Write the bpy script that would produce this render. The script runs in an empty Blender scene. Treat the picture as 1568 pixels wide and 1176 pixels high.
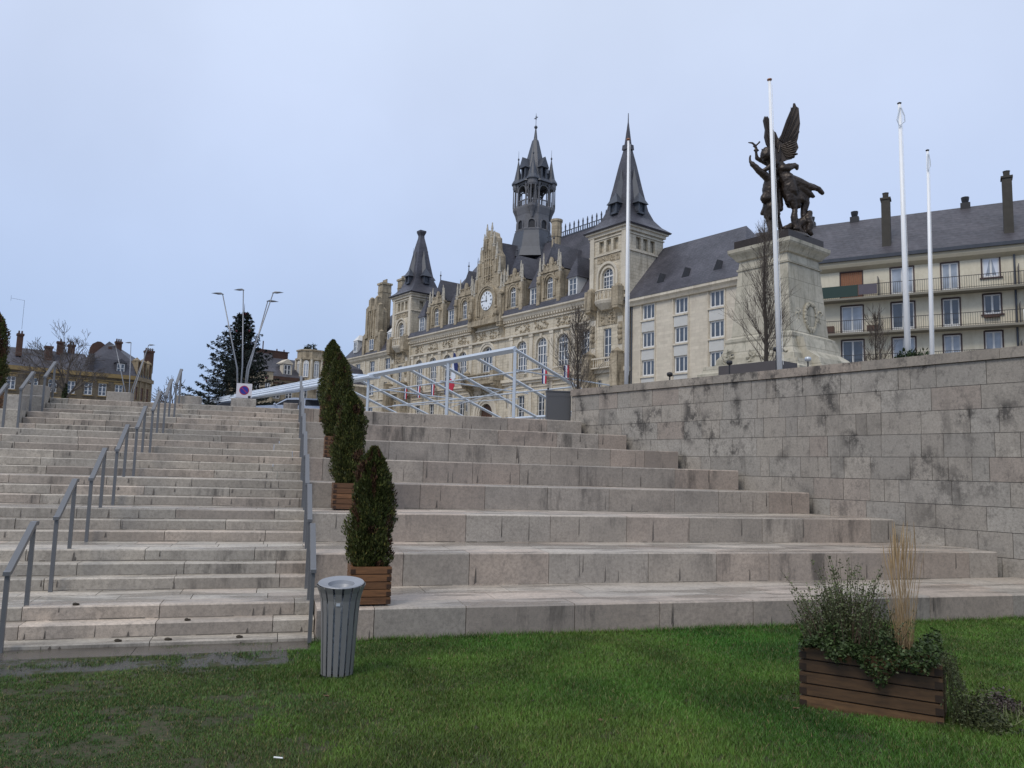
import bpy, bmesh, math, random
import numpy as np
from mathutils import Vector, Matrix
R_=math.radians
scene=bpy.context.scene
C=scene.collection
# ------------------------------------------------------------------ camera
CAMZ=2.066; FPX=1204.0; PIT=R_(6.397); ROL=R_(-1.577)
def camera():
    F=Vector((0,math.cos(PIT),math.sin(PIT))); U0=Vector((0,-math.sin(PIT),math.cos(PIT))); X0=Vector((1,0,0))
    Rt=X0*math.cos(ROL)-U0*math.sin(ROL); U=U0*math.cos(ROL)+X0*math.sin(ROL)
    cd=bpy.data.cameras.new('camera'); cd.sensor_width=36; cd.sensor_fit='HORIZONTAL'; cd.lens=FPX/1568*36
    cd.clip_start=.05; cd.clip_end=3000
    o=bpy.data.objects.new('camera',cd); C.objects.link(o)
    m=Matrix((Rt,U,-F)).transposed().to_4x4(); m.translation=Vector((0,0,CAMZ)); o.matrix_world=m
    scene.camera=o
camera()
# ------------------------------------------------------------------ sky and light (overcast winter day)
SUN_EL=R_(50); SUN_AZ=R_(215)
w=bpy.data.worlds.new('World'); scene.world=w; w.use_nodes=True
nt=w.node_tree; nd=nt.nodes; lk=nt.links; nd.clear()
out=nd.new('ShaderNodeOutputWorld'); bg=nd.new('ShaderNodeBackground'); bg.inputs[1].default_value=.1
sky=nd.new('ShaderNodeTexSky'); sky.sky_type='NISHITA'; sky.sun_disc=False; sky.sun_elevation=SUN_EL; sky.sun_rotation=SUN_AZ
tc=nd.new('ShaderNodeTexCoord'); sp=nd.new('ShaderNodeSeparateXYZ'); lk.new(tc.outputs['Generated'],sp.inputs[0])
cr=nd.new('ShaderNodeValToRGB'); lk.new(sp.outputs['Z'],cr.inputs[0])
e=cr.color_ramp.elements
def S3(r,g,b): # sRGB 0-255 -> linear
    f=lambda c:(c/255/12.92 if c/255<=.04045 else ((c/255+.055)/1.055)**2.4)
    return (f(r),f(g),f(b),1)
e[0].position=0; e[0].color=S3(164,189,231); e[1].position=1; e[1].color=S3(222,232,251)
for p,c in ((.1,(176,199,236)),(.25,(193,211,244)),(.42,(206,220,248)),(.6,(215,227,249))):
    q=e.new(p); q.color=S3(*c)
nz=nd.new('ShaderNodeTexNoise'); nz.inputs['Scale'].default_value=2.2; nz.inputs['Detail'].default_value=5
lk.new(tc.outputs['Generated'],nz.inputs['Vector'])
mr=nd.new('ShaderNodeMapRange'); mr.inputs[3].default_value=9.4; mr.inputs[4].default_value=10.9
mr.inputs[1].default_value=.3; mr.inputs[2].default_value=.7; lk.new(nz.outputs[0],mr.inputs[0])
vm=nd.new('ShaderNodeVectorMath'); vm.operation='SCALE'; lk.new(cr.outputs[0],vm.inputs[0]); lk.new(mr.outputs[0],vm.inputs['Scale'])
mx=nd.new('ShaderNodeMix'); mx.data_type='RGBA'; mx.inputs[0].default_value=.93
lk.new(sky.outputs[0],mx.inputs[6]); lk.new(vm.outputs[0],mx.inputs[7]); lk.new(mx.outputs[2],bg.inputs[0]); lk.new(bg.outputs[0],out.inputs[0])
sl=bpy.data.lights.new('sun','SUN'); sl.energy=1.7; sl.angle=R_(22); sl.color=(1,.93,.83)
so=bpy.data.objects.new('sun',sl); C.objects.link(so); so.location=(0,0,60)
sd=Vector((math.sin(SUN_AZ)*math.cos(SUN_EL),math.cos(SUN_AZ)*math.cos(SUN_EL),math.sin(SUN_EL)))
so.rotation_euler=sd.to_track_quat('Z','Y').to_euler()
scene.view_settings.view_transform='Standard'; scene.view_settings.look='None'; scene.view_settings.exposure=0; scene.view_settings.gamma=1
# ------------------------------------------------------------------ materials
MATS={}
class NT:
    def __init__(s,name):
        s.m=bpy.data.materials.new(name); s.m.use_nodes=True; s.t=s.m.node_tree; s.n=s.t.nodes; s.l=s.t.links
        s.b=s.n['Principled BSDF']; s.tc=None
    def obj(s):
        if not s.tc: s.tc=s.n.new('ShaderNodeTexCoord')
        return s.tc.outputs['Object']
    def noise(s,scale,detail=4,vec=None,sc=None,rough=.6):
        v=vec or s.obj()
        if sc:
            mp=s.n.new('ShaderNodeMapping'); mp.inputs['Scale'].default_value=sc; s.l.new(v,mp.inputs[0]); v=mp.outputs[0]
        x=s.n.new('ShaderNodeTexNoise'); x.inputs['Scale'].default_value=scale; x.inputs['Detail'].default_value=detail; x.inputs['Roughness'].default_value=rough
        s.l.new(v,x.inputs['Vector']); return x.outputs[0]
    def ramp(s,fac,a,b,ca=0,cb=1):
        r=s.n.new('ShaderNodeMapRange'); r.inputs[1].default_value=a; r.inputs[2].default_value=b; r.inputs[3].default_value=ca; r.inputs[4].default_value=cb
        s.l.new(fac,r.inputs[0]); return r.outputs[0]
    def mix(s,f,a,b,mode='MIX'):
        x=s.n.new('ShaderNodeMix'); x.data_type='RGBA'; x.blend_type=mode
        for i,v in ((0,f),(6,a),(7,b)):
            if hasattr(v,'is_linked'): s.l.new(v,x.inputs[i])
            elif isinstance(v,(int,float)): x.inputs[i].default_value=v
            else: x.inputs[i].default_value=v if len(v)==4 else (*v,1)
        return x.outputs[2]
    def math(s,op,a,b=None):
        x=s.n.new('ShaderNodeMath'); x.operation=op
        for i,v in ((0,a),(1,b)):
            if v is None: continue
            if hasattr(v,'is_linked'): s.l.new(v,x.inputs[i])
            else: x.inputs[i].default_value=v
        return x.outputs[0]
    def attr(s,n='Col'):
        a=s.n.new('ShaderNodeAttribute'); a.attribute_name=n; return a.outputs['Color']
    def uz(s): # (x+y, z, 0) of object coordinates, for wall patterns on any vertical face
        sp=s.n.new('ShaderNodeSeparateXYZ'); s.l.new(s.obj(),sp.inputs[0]); cb=s.n.new('ShaderNodeCombineXYZ')
        s.l.new(s.math('ADD',sp.outputs[0],sp.outputs[1]),cb.inputs[0]); s.l.new(sp.outputs[2],cb.inputs[1]); return cb.outputs[0]
    def brick(s,vec,w,h,mortar=.012,c1=(1,1,1),c2=(.85,.85,.85),cm=(.5,.5,.5)):
        x=s.n.new('ShaderNodeTexBrick'); x.inputs['Scale'].default_value=1; x.inputs['Brick Width'].default_value=w; x.inputs['Row Height'].default_value=h
        x.inputs['Mortar Size'].default_value=mortar; x.inputs['Mortar Smooth'].default_value=.3
        x.inputs['Color1'].default_value=(*c1,1); x.inputs['Color2'].default_value=(*c2,1); x.inputs['Mortar'].default_value=(*cm,1)
        s.l.new(vec,x.inputs[0]); return x.outputs[0],x.outputs[1]
    def bump(s,h,st=.4,d=.01):
        x=s.n.new('ShaderNodeBump'); x.inputs['Strength'].default_value=st; x.inputs['Distance'].default_value=d
        s.l.new(h,x.inputs['Height']); s.l.new(x.outputs[0],s.b.inputs['Normal'])
    def done(s,col,rough=.7,metal=0,spec=None):
        if hasattr(col,'is_linked'): s.l.new(col,s.b.inputs['Base Color'])
        else: s.b.inputs['Base Color'].default_value=(*col[:3],1)
        if hasattr(rough,'is_linked'): s.l.new(rough,s.b.inputs['Roughness'])
        else: s.b.inputs['Roughness'].default_value=rough
        s.b.inputs['Metallic'].default_value=metal
        if spec is not None: s.b.inputs['Specular IOR Level'].default_value=spec
        MATS[s.m.name]=s.m; return s.m
def plain(name,col,rough=.6,metal=0,var=.15,scale=3,bump=0):
    t=NT(name); f=t.noise(scale,5); c=t.mix(f,[x*(1-var) for x in col],[x*(1+var) for x in col])
    if bump: t.bump(t.noise(scale*6,4),bump)
    return t.done(c,rough,metal)
# block stone: colour per block in attribute Col, noise, dark biological stains, wet treads
def block_stone(name,stain=1.0,streak=1.0,rough=(.35,.75),gain=1.0):
    t=NT(name); a=t.attr()
    f=t.noise(1.3,6,rough=.7); g=t.noise(22,5,rough=.75); h=t.noise(95,3)
    c=t.mix(t.ramp(f,.32,.68),[.82*gain]*3,[1.10*gain]*3); c=t.mix(1.0,a,c,'MULTIPLY')
    c=t.mix(t.ramp(g,.42,.68,0,.6),c,(.16,.14,.12)); c=t.mix(t.ramp(t.noise(.45,4),.4,.62,0,.35),c,(.24,.215,.19))
    pits=t.ramp(h,.60,.68); c=t.mix(t.math('MULTIPLY',pits,.5),c,(.07,.06,.05))
    geo=t.n.new('ShaderNodeNewGeometry'); sx=t.n.new('ShaderNodeSeparateXYZ'); t.l.new(geo.outputs['Normal'],sx.inputs[0]); sz_=t.n.new('ShaderNodeSeparateXYZ'); t.l.new(t.obj(),sz_.inputs[0])
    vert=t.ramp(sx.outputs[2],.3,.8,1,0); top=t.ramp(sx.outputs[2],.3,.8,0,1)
    st=t.noise(1.5,6,sc=(1.6,1.6,.30),rough=.72); st2=t.noise(.42,3)
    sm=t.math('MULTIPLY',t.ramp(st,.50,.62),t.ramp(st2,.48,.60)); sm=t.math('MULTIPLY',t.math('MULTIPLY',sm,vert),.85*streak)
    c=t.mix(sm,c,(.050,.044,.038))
    bl=t.noise(1.9,8,rough=.78,sc=(1,1,.75)); bz=t.noise(.8,2); bm=t.math('MULTIPLY',t.math('MULTIPLY',t.ramp(bl,.485,.57),t.ramp(bz,.48,.59)),t.ramp(sz_.outputs[2],.8,3.0,.25,1)); c=t.mix(t.math('MULTIPLY',bm,.85*stain),c,(.040,.036,.033))
    fn=t.noise(7,6,sc=(1,1,.6),rough=.8); c=t.mix(t.math('MULTIPLY',t.ramp(fn,.52,.64),.35*stain+.12),c,(.07,.062,.055))
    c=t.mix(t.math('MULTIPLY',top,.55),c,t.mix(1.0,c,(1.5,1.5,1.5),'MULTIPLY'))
    # wet film patches on the level faces
    wn=t.noise(.9,4,sc=(.5,2.2,1)); wet=t.math('MULTIPLY',t.ramp(wn,.47,.55),top)
    c=t.mix(t.math('MULTIPLY',wet,.45),c,(.12,.112,.10))
    r=t.ramp(wet,0,1,rough[1],rough[0])
    t.bump(t.math('ADD',g,t.math('MULTIPLY',pits,-.6)),.35,.004)
    return t.done(c,r)
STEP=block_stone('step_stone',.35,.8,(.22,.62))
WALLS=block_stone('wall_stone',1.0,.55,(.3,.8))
def facade(name,c1,c2,dark,bw=1.1,bh=.42,stain=.5,mort=.5,bump=.5):
    t=NT(name); uv=t.uz(); b,bf=t.brick(uv,bw,bh,.014,(1,1,1),(.84,.84,.84),(mort,)*3)
    f=t.noise(.7,6,rough=.7); g=t.noise(5,6,rough=.75)
    c=t.mix(t.ramp(f,.3,.7),c1,c2); c=t.mix(1.0,c,b,'MULTIPLY')
    st=t.noise(1.2,6,sc=(1.5,1.5,.25),rough=.7); c=t.mix(t.math('MULTIPLY',t.ramp(st,.5,.72),stain),c,dark)
    c=t.mix(t.ramp(g,.45,.75,0,.35*stain+.1),c,dark)
    t.bump(g,bump,.02); return t.done(c,.85)
TOWN=facade('limestone_ashlar',(.50,.44,.335),(.70,.63,.50),(.15,.12,.08),stain=.65,mort=.38)
TOWND=facade('weathered_limestone',(.30,.245,.165),(.54,.46,.335),(.06,.048,.034),bw=.9,bh=.38,stain=.95,bump=1)
TRIM=facade('dressed_limestone',(.58,.52,.42),(.70,.635,.52),(.22,.185,.13),bw=2.4,bh=3,stain=.4)
PEDS=facade('pedestal_stone',(.40,.365,.285),(.58,.54,.44),(.12,.12,.09),bw=1.5,bh=.75,stain=.75)
WINGM=facade('wing_ashlar',(.56,.50,.41),(.67,.61,.50),(.3,.26,.19),bw=1.0,bh=.36,stain=.25,mort=.8)
APTM=facade('cream_render',(.60,.55,.43),(.70,.65,.52),(.36,.31,.21),bw=30,bh=20,stain=.35,mort=.95)
OLDB=facade('yellow_brown_brick',(.125,.098,.066),(.18,.145,.098),(.04,.034,.026),bw=.5,bh=.2,stain=.7)
OLDY=facade('ochre_stone',(.25,.195,.125),(.34,.27,.175),(.10,.075,.04),bw=.9,bh=.35,stain=.5)
BRICKR=facade('red_brick',(.075,.040,.030),(.12,.062,.043),(.03,.024,.022),bw=.44,bh=.16,stain=.6)
def slate(name,c1,c2,bw=.45,bh=.28,rough=.38):
    t=NT(name); uv=t.uz(); b,bf=t.brick(uv,bw,bh,.02,(1,1,1),(.72,.72,.75),(.45,)*3)
    f=t.noise(.35,5); c=t.mix(t.ramp(f,.35,.65),c1,c2); c=t.mix(1.0,c,b,'MULTIPLY')
    g=t.noise(3,5); t.bump(g,.4,.02); return t.done(c,t.ramp(g,.3,.7,rough,rough+.25))
SLATE=slate('slate',(.046,.045,.055),(.086,.083,.100))
SLATE2=slate('purple_slate',(.056,.052,.060),(.088,.081,.092))
LEAD=plain('lead_sheet',(.055,.062,.078),.45,0,.35,2)
BRONZE=plain('dark_bronze',(.034,.024,.018),.42,.35,.6,5,.4)
STEEL=plain('grey_painted_steel',(.155,.158,.165),.34,.3,.12,6)
RAILTOP=STEEL
WHITEP=plain('white_paint',(.82,.83,.84),.4,0,.06,4)
ALU=plain('pale_aluminium',(.50,.54,.585),.35,.35,.08,5)
FABRIC=plain('white_canvas',(.60,.66,.74),.6,0,.15,.8,.2)
WINF=plain('white_window_frame',(.66,.66,.65),.5,0,.05)
DARKM=plain('dark_metal',(.025,.025,.028),.5,.3,.3)
CANGREY=plain('bin_grey',(.245,.24,.235),.40,.3,.1,5)
SHUT=plain('brown_shutter',(.24,.10,.045),.6,0,.25,6)
def glass(name,c=(.03,.038,.05),r=.08):
    t=NT(name); f=t.noise(.6,2); return t.done(t.mix(t.ramp(f,.35,.65),c,[x*2.6 for x in c]),r,0,.9)
GLASS=glass('window_glass'); GLASSC=glass('curtained_glass',(.16,.18,.21),.2)
def wood(name,c1,c2):
    t=NT(name); f=t.noise(3,6,sc=(1,1,9),rough=.7); a=t.attr(); g=t.noise(40,3,sc=(.15,1,1))
    c=t.mix(t.ramp(f,.3,.7),c1,c2); c=t.mix(1.0,c,a,'MULTIPLY'); c=t.mix(t.ramp(g,.45,.7,0,.5),c,[x*.35 for x in c1])
    t.bump(g,.3,.002); return t.done(c,.55)
WOODR=wood('stained_pine',(.14,.062,.024),(.23,.110,.045)); WOODD=wood('dark_stained_pine',(.075,.041,.018),(.145,.082,.036))
BARK=plain('bark',(.040,.033,.027),.9,0,.35,12,.5); TWIG=plain('twig',(.085,.070,.060),.9,0,.25,9)
def leafmat(name,rough=.55,trans=.0):
    t=NT(name); a=t.attr(); f=t.noise(9,3); c=t.mix(1.0,a,t.mix(f,(.7,.7,.7),(1.3,1.3,1.3)),'MULTIPLY')
    return t.done(c,rough,0,.3)
LEAF=leafmat('foliage'); GRASSM=leafmat('grass_blade',.5)
BLACKG=NT('dark_glass').done((.012,.014,.018),.12,0,.35)
SOIL=plain('soil',(.035,.024,.016),.9,0,.4,14,.6)
# ------------------------------------------------------------------ mesh builder
class MB:
    def __init__(s): s.v=[]; s.f=[]; s.mi=[]; s.c=[]; s.col=(1,1,1); s.M=None; s.m=0
    def add(s,vs,fs,mi=None):
        o=len(s.v)
        if s.M is not None: vs=[tuple(s.M@Vector(p)) for p in vs]
        s.v+=[tuple(p) for p in vs]; s.f+=[tuple(i+o for i in f) for f in fs]; s.mi+=[s.m if mi is None else mi]*len(fs); s.c+=[s.col]*len(vs)
    def box(s,x0,x1,y0,y1,z0,z1,mi=None):
        s.add([(x0,y0,z0),(x1,y0,z0),(x1,y1,z0),(x0,y1,z0),(x0,y0,z1),(x1,y0,z1),(x1,y1,z1),(x0,y1,z1)],
              [(0,3,2,1),(4,5,6,7),(0,1,5,4),(1,2,6,5),(2,3,7,6),(3,0,4,7)],mi)
    def prism_x(s,prof,x0,x1,mi=None): # profile in (y,z), counter-clockwise seen from +x
        n=len(prof); s.add([(x0,y,z) for y,z in prof]+[(x1,y,z) for y,z in prof],
            [tuple(range(n))[::-1],tuple(range(n,2*n))]+[(i,(i+1)%n,n+(i+1)%n,n+i) for i in range(n)],mi)
    def prism_y(s,prof,y0,y1,mi=None): # profile in (x,z) counter-clockwise seen from -y
        n=len(prof); s.add([(x,y0,z) for x,z in prof]+[(x,y1,z) for x,z in prof],
            [tuple(range(n)),tuple(range(n,2*n))[::-1]]+[(i,n+i,n+(i+1)%n,(i+1)%n) for i in range(n)],mi)
    def prism_z(s,prof,z0,z1,mi=None):
        n=len(prof); s.add([(x,y,z0) for x,y in prof]+[(x,y,z1) for x,y in prof],
            [tuple(range(n))[::-1],tuple(range(n,2*n))]+[(i,(i+1)%n,n+(i+1)%n,n+i) for i in range(n)],mi)
    def tube(s,pts,rad,n=6,mi=None,cap=True):
        pts=[Vector(p) for p in pts]; k=len(pts); rad=rad if isinstance(rad,(list,tuple)) else [rad]*k
        vs=[];fs=[]; prev=None
        for i,p in enumerate(pts):
            d=(pts[min(i+1,k-1)]-pts[max(i-1,0)]).normalized()
            if prev is None: a=d.orthogonal().normalized()
            else:
                a=prev-d*prev.dot(d); a=a.normalized() if a.length>1e-6 else d.orthogonal().normalized()
            prev=a; b=d.cross(a)
            for j in range(n):
                t=2*math.pi*j/n+(math.pi/4 if n==4 else 0); vs.append(p+(a*math.cos(t)+b*math.sin(t))*rad[i])
        for i in range(k-1):
            for j in range(n): fs.append((i*n+j,i*n+(j+1)%n,(i+1)*n+(j+1)%n,(i+1)*n+j))
        if cap: fs.append(tuple(range(n))[::-1]); fs.append(tuple(range((k-1)*n,k*n)))
        s.add(vs,fs,mi)
    def lathe(s,prof,cx=0,cy=0,n=16,mi=None,rot=0,sq=1): # profile of (r,z)
        vs=[];fs=[];k=len(prof)
        for r,z in prof:
            for j in range(n):
                t=2*math.pi*j/n+rot; vs.append((cx+r*math.cos(t),cy+r*math.sin(t)*sq,z))
        for i in range(k-1):
            for j in range(n): fs.append((i*n+j,i*n+(j+1)%n,(i+1)*n+(j+1)%n,(i+1)*n+j))
        fs.append(tuple(range(n))[::-1]); fs.append(tuple(range((k-1)*n,k*n))); s.add(vs,fs,mi)
    def ell(s,c,r,n=10,m=6,mi=None):
        vs=[];fs=[]
        for i in range(m+1):
            p=math.pi*(i/m*.98+.01)
            for j in range(n):
                t=2*math.pi*j/n; vs.append((c[0]+r[0]*math.sin(p)*math.cos(t),c[1]+r[1]*math.sin(p)*math.sin(t),c[2]-r[2]*math.cos(p)))
        for i in range(m):
            for j in range(n): fs.append((i*n+j,i*n+(j+1)%n,(i+1)*n+(j+1)%n,(i+1)*n+j))
        fs.append(tuple(range(n))[::-1]); fs.append(tuple(range(m*n,(m+1)*n))); s.add(vs,fs,mi)
    def mesh(s,name,mats,smooth=False):
        me=bpy.data.meshes.new(name); me.from_pydata(s.v,[],s.f)
        for m in (mats if isinstance(mats,(list,tuple)) else [mats]): me.materials.append(m)
        if any(s.mi): me.polygons.foreach_set('material_index',s.mi)
        a=me.attributes.new('Col','FLOAT_COLOR','POINT'); a.data.foreach_set('color',np.hstack([np.array(s.c,dtype=np.float32).reshape(-1,3),np.ones((len(s.v),1),np.float32)]).ravel())
        if smooth: me.polygons.foreach_set('use_smooth',[True]*len(s.f))
        me.update(); return me
    def build(s,name,mats,parent=None,smooth=False,loc=None):
        return link(name,s.mesh(name,mats,smooth),parent,loc)
def link(name,me,parent=None,loc=None,rz=0):
    o=bpy.data.objects.new(name,me); C.objects.link(o)
    if parent is not None:
        o.parent=parent; o.location=(0,0,-parent.location.z) if parent.get('absz') else (0,0,0)
    if loc is not None: o.location=loc
    if rz: o.rotation_euler=(0,0,rz)
    return o
def arrays(name,V,F,col,mat,parent=None,loc=None):
    me=bpy.data.meshes.new(name); V=np.asarray(V,np.float32); F=np.asarray(F,np.int32); n,k=F.shape
    me.vertices.add(len(V)); me.vertices.foreach_set('co',V.ravel()); me.loops.add(n*k); me.loops.foreach_set('vertex_index',F.ravel())
    me.polygons.add(n); me.polygons.foreach_set('loop_start',np.arange(0,n*k,k,dtype=np.int32)); me.polygons.foreach_set('loop_total',np.full(n,k,np.int32))
    me.materials.append(mat); me.update(calc_edges=True)
    a=me.attributes.new('Col','FLOAT_COLOR','POINT'); a.data.foreach_set('color',np.hstack([np.asarray(col,np.float32),np.ones((len(V),1),np.float32)]).ravel())
    return link(name,me,parent,loc)
def tag(o,label=None,cat=None,group=None,kind=None):
    for k,v in (('label',label),('category',cat),('group',group),('kind',kind)):
        if v: o[k]=v
    return o
def thing(name,label,cat,loc=(0,0,0),rz=0,group=None,absz=False):
    o=bpy.data.objects.new(name,None); C.objects.link(o); o.location=loc; o.rotation_euler=(0,0,rz); o.empty_display_size=.3
    if absz: o['absz']=1
    return tag(o,label,cat,group)
def kids(o): return [c for c in C.objects if c.parent==o]
def copy_tree(o,parent=None):
    c=o.copy(); C.objects.link(c)
    if parent is not None: c.parent=parent
    for ch in list(kids(o)): copy_tree(ch,c)
    return c
# stairs frame: u along the risers, v up the flight
AZU=1.28716537
UV_RZ=math.pi/2-AZU
def UV(u,v,z=0):
    return Vector((u*math.sin(AZU)-v*math.cos(AZU),u*math.cos(AZU)+v*math.sin(AZU),z))
RS=.45; T=1.71336; V1=9.43626
def gz(v): return .09+max(0,(9.45-v))*.036
# ================================================================== GROUND, STAIRS, WALL
rnd=random.Random(7); rng=np.random.default_rng(11)
def blockcol(r=rnd,base=(.435,.388,.322)):
    k=r.uniform(.86,1.12); p=r.random(); c=[x*k for x in base]
    if p<.28: c=[c[0]*1.02,c[1]*.965,c[2]*.95]      # pinkish
    elif p<.5: c=[c[0]*.95,c[1]*.97,c[2]*.99]     # greyer
    elif p<.56: c=[c[0]*.75,c[1]*.72,c[2]*.72]
    return tuple(c)
def ground_mat():
    t=NT('lawn_soil'); f=t.noise(2.2,6,rough=.7); g=t.noise(28,5,rough=.7)
    c=t.mix(t.ramp(f,.35,.65),(.042,.034,.020),(.075,.062,.038)); c=t.mix(t.ramp(g,.42,.6),c,(.030,.046,.014))
    sp=t.n.new('ShaderNodeSeparateXYZ'); t.l.new(t.obj(),sp.inputs[0]); u,v=sp.outputs[0],sp.outputs[1]
    m=t.math('MULTIPLY',t.ramp(v,7.95,8.5),t.ramp(v,9.1,9.0)); m=t.math('MULTIPLY',m,t.math('MULTIPLY',t.ramp(u,-4.2,-3.4),t.ramp(u,.5,.1)))
    n2=t.noise(2.6,5); w_=t.math('MULTIPLY',m,t.ramp(n2,.42,.50)); m2=t.ramp(t.noise(1.1,5),.56,.62); ww=w_
    c=t.mix(ww,c,(.040,.036,.030)); t.bump(g,.5,.01)
    return t.done(c,t.ramp(ww,0,1,.95,.10),0,.3)
LAWNM=ground_mat()
def ground():
    m=MB(); us=[-60,-30,-12,-6,-3,0,3,6,9,12,20,40,80]; vs=[-40,-20,-8,-2,0,2,4,5,6,7,8,9,9.46]
    V=[(u,v,gz(v)) for v in vs for u in us]; n=len(us)
    m.add(V,[(j*n+i,j*n+i+1,(j+1)*n+i+1,(j+1)*n+i) for j in range(len(vs)-1) for i in range(n-1)])
    o=m.build('lawn',LAWNM); o.rotation_euler=(0,0,UV_RZ); tag(o,kind='structure')
    # plaza behind the top of the stairs, rising gently to the town hall
    t=NT('plaza_paving'); b,_=t.brick(t.obj(),.6,.4,.01,(.30,.28,.25),(.25,.235,.21),(.12,.11,.10)); t.done(b,.6)
    m=MB(); us=[-120,-60,-30,-12,0,.0+9.6,20,40,60,120]; vs=[22.2,23.2,30,45,70,100,160]
    V=[(u,v,3.6-.004+max(0,v-24)*.036) for v in vs for u in us]; n=len(us)
    m.add(V,[(j*n+i,j*n+i+1,(j+1)*n+i+1,(j+1)*n+i) for j in range(len(vs)-1) for i in range(n-1)])
    o=m.build('plaza',MATS['plaza_paving']); o.rotation_euler=(0,0,UV_RZ); tag(o,kind='structure')
    m=MB(); m.add([(-1500,-600,-.6),(1500,-600,-.6),(1500,2500,-.6),(-1500,2500,-.6)],[(0,1,2,3)])
    o=m.build('ground',plain('far_ground',(.10,.11,.08),.9)); tag(o,kind='structure')
    # paving strip at the foot of the stairs
    m=MB()
    for r,(v0,v1) in enumerate(((8.98,9.43),)):
        u=-9.
        while u<.42:
            L=rnd.uniform(1.2,1.5); m.col=tuple(x*.26 for x in blockcol()); m.box(u,min(u+L-.006,.42),v0,v1,.0,.106); u+=L
    o=m.build('pavement',plain('wet_paving',(.085,.072,.058),.22,0,.35,5,.3)); o.rotation_euler=(0,0,UV_RZ); tag(o,kind='structure')
ground()
def slab_row(m,u0,u1,v0,v1,z0,z1,lr,bev=.012,base=(.435,.388,.322),start=None):
    u=u0-(rnd.uniform(0,lr[0]) if start is None else start)
    while u<u1:
        L=rnd.uniform(*lr); a=max(u,u0); b=min(u+L,u1); u+=L
        if b-a<.03: continue
        m.col=blockcol(base=base); dz=rnd.uniform(-.0015,.0015); dv=rnd.uniform(-.003,.003)
        m.prism_x([(v0+dv,z0),(v1-.004,z0),(v1-.004,z1+dz),(v0+dv+bev,z1+dz),(v0+dv,z1+dz-bev)],a+.004,b-.004)
def grime_shade(m,u0,u1,v,z,dens=.6):  # dark strips at the riser feet: dirt line, also painting in the weak contact shade
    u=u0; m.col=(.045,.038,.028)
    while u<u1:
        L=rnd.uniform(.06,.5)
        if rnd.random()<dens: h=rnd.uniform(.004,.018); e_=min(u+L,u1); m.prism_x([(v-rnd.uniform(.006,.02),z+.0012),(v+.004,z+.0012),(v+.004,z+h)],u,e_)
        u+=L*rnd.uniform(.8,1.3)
def joints(m,u0,u1,v,z0,z1,n):
    for i in range(n):
        u=rnd.uniform(u0,u1); w_=rnd.uniform(.004,.02); h=(z1-z0)*rnd.uniform(.3,.92); m.col=(.075,.062,.05); s=rnd.choice((0,1)); a=z0+.003 if s else z1-.016-h; pts=[(u-w_,a),(u+w_*.8,a+h*.1),(u+w_*.5,a+h*.6),(u+w_*.15,a+h),(u-w_*.3,a+h*.8)]; m.prism_y(pts,v-.0045,v-.0005)
def stairs():
    root=thing('stone_staircase','wide pale stone staircase with steel handrails, left of the stepped seating','stairs',UV(0,0,0),UV_RZ)
    for k in range(1,9):
        ul=-9. if k<=6 else -5.57
        for i in range(3):
            z1=(3*(k-1)+i+1)*.15; v0=V1+(k-1)*T+i*.275; v1=v0+.275 if i<2 else V1+k*T
            m=MB(); slab_row(m,ul,.5,v0,min(v0+.36,v1+.03),z1-.15+(.0 if z1>.2 else -.1),z1,(1.15,1.5),.014)
            if i==2:
                a=v0+.36
                while a<v1-.02:
                    b=min(a+.40,v1+.03); slab_row(m,ul,.5,a,b,z1-.05,z1,(.5,1.0),.001); a=b
            else: m.col=(.2,.18,.16)
            joints(m,max(ul,-8.5),.45,v0,max(z1-.15,.1),z1,9)
            grime_shade(m,max(ul,-8.9),.49,v0,z1-.15+(.0 if z1>.2 else .01),.85)
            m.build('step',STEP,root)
    return root
STAIRS=stairs()
def uwall(v): return 12.37-(v-10.93)*.378
def tiers():
    root=thing('stepped_seating','broad stepped stone seating terraces running up to the high stained wall','seating terrace',UV(0,0,0),UV_RZ)
    for k in range(1,9):
        v0=V1+(k-1)*T; z1=k*RS; ue=uwall(v0)-.01 if k>1 else 20
        m=MB(); b=(.41,.358,.298) if k<4 else (.375,.325,.272)
        slab_row(m,.505,ue if k>1 else 6.2,v0,v0+.5,z1-RS-(.1 if k==1 else 0),z1,(.85,1.65),.018,b)
        if k==1: slab_row(m,6.2,ue,v0,v0+.5,z1-RS-.1,z1,(.85,1.65),.018,(.34,.30,.25),0)
        v1=v0+T if k<8 else v0+2.6; a=v0+.5
        while a<v1-.02:
            e_=min(a+.62,v1+.02); slab_row(m,.505,uwall(a)+.3 if k>1 else 20,a,e_,z1-.08,z1,(.7,1.5),.002,b); a=e_
        joints(m,.7,min(ue,13),v0,z1-RS+.01,z1,10)
        grime_shade(m,.52,min(ue,14),v0,z1-RS,.55)
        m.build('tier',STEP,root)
    root=thing('side_seating','upper stone seating tiers beside the left handrail at the edge of the stairs','seating terrace',UV(0,0,0),UV_RZ)
    for k in (7,8):
        v0=V1+(k-1)*T; z1=k*RS; m=MB(); slab_row(m,-16,-5.58,v0,v0+.5,z1-RS,z1,(.85,1.5),.018)
        a=v0+.5; v1=v0+T if k<8 else v0+2.6
        while a<v1-.02: slab_row(m,-16,-5.58,a,min(a+.62,v1),z1-.08,z1,(.7,1.5),.002); a+=.62
        m.build('tier',STEP,root)
tiers()
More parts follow.
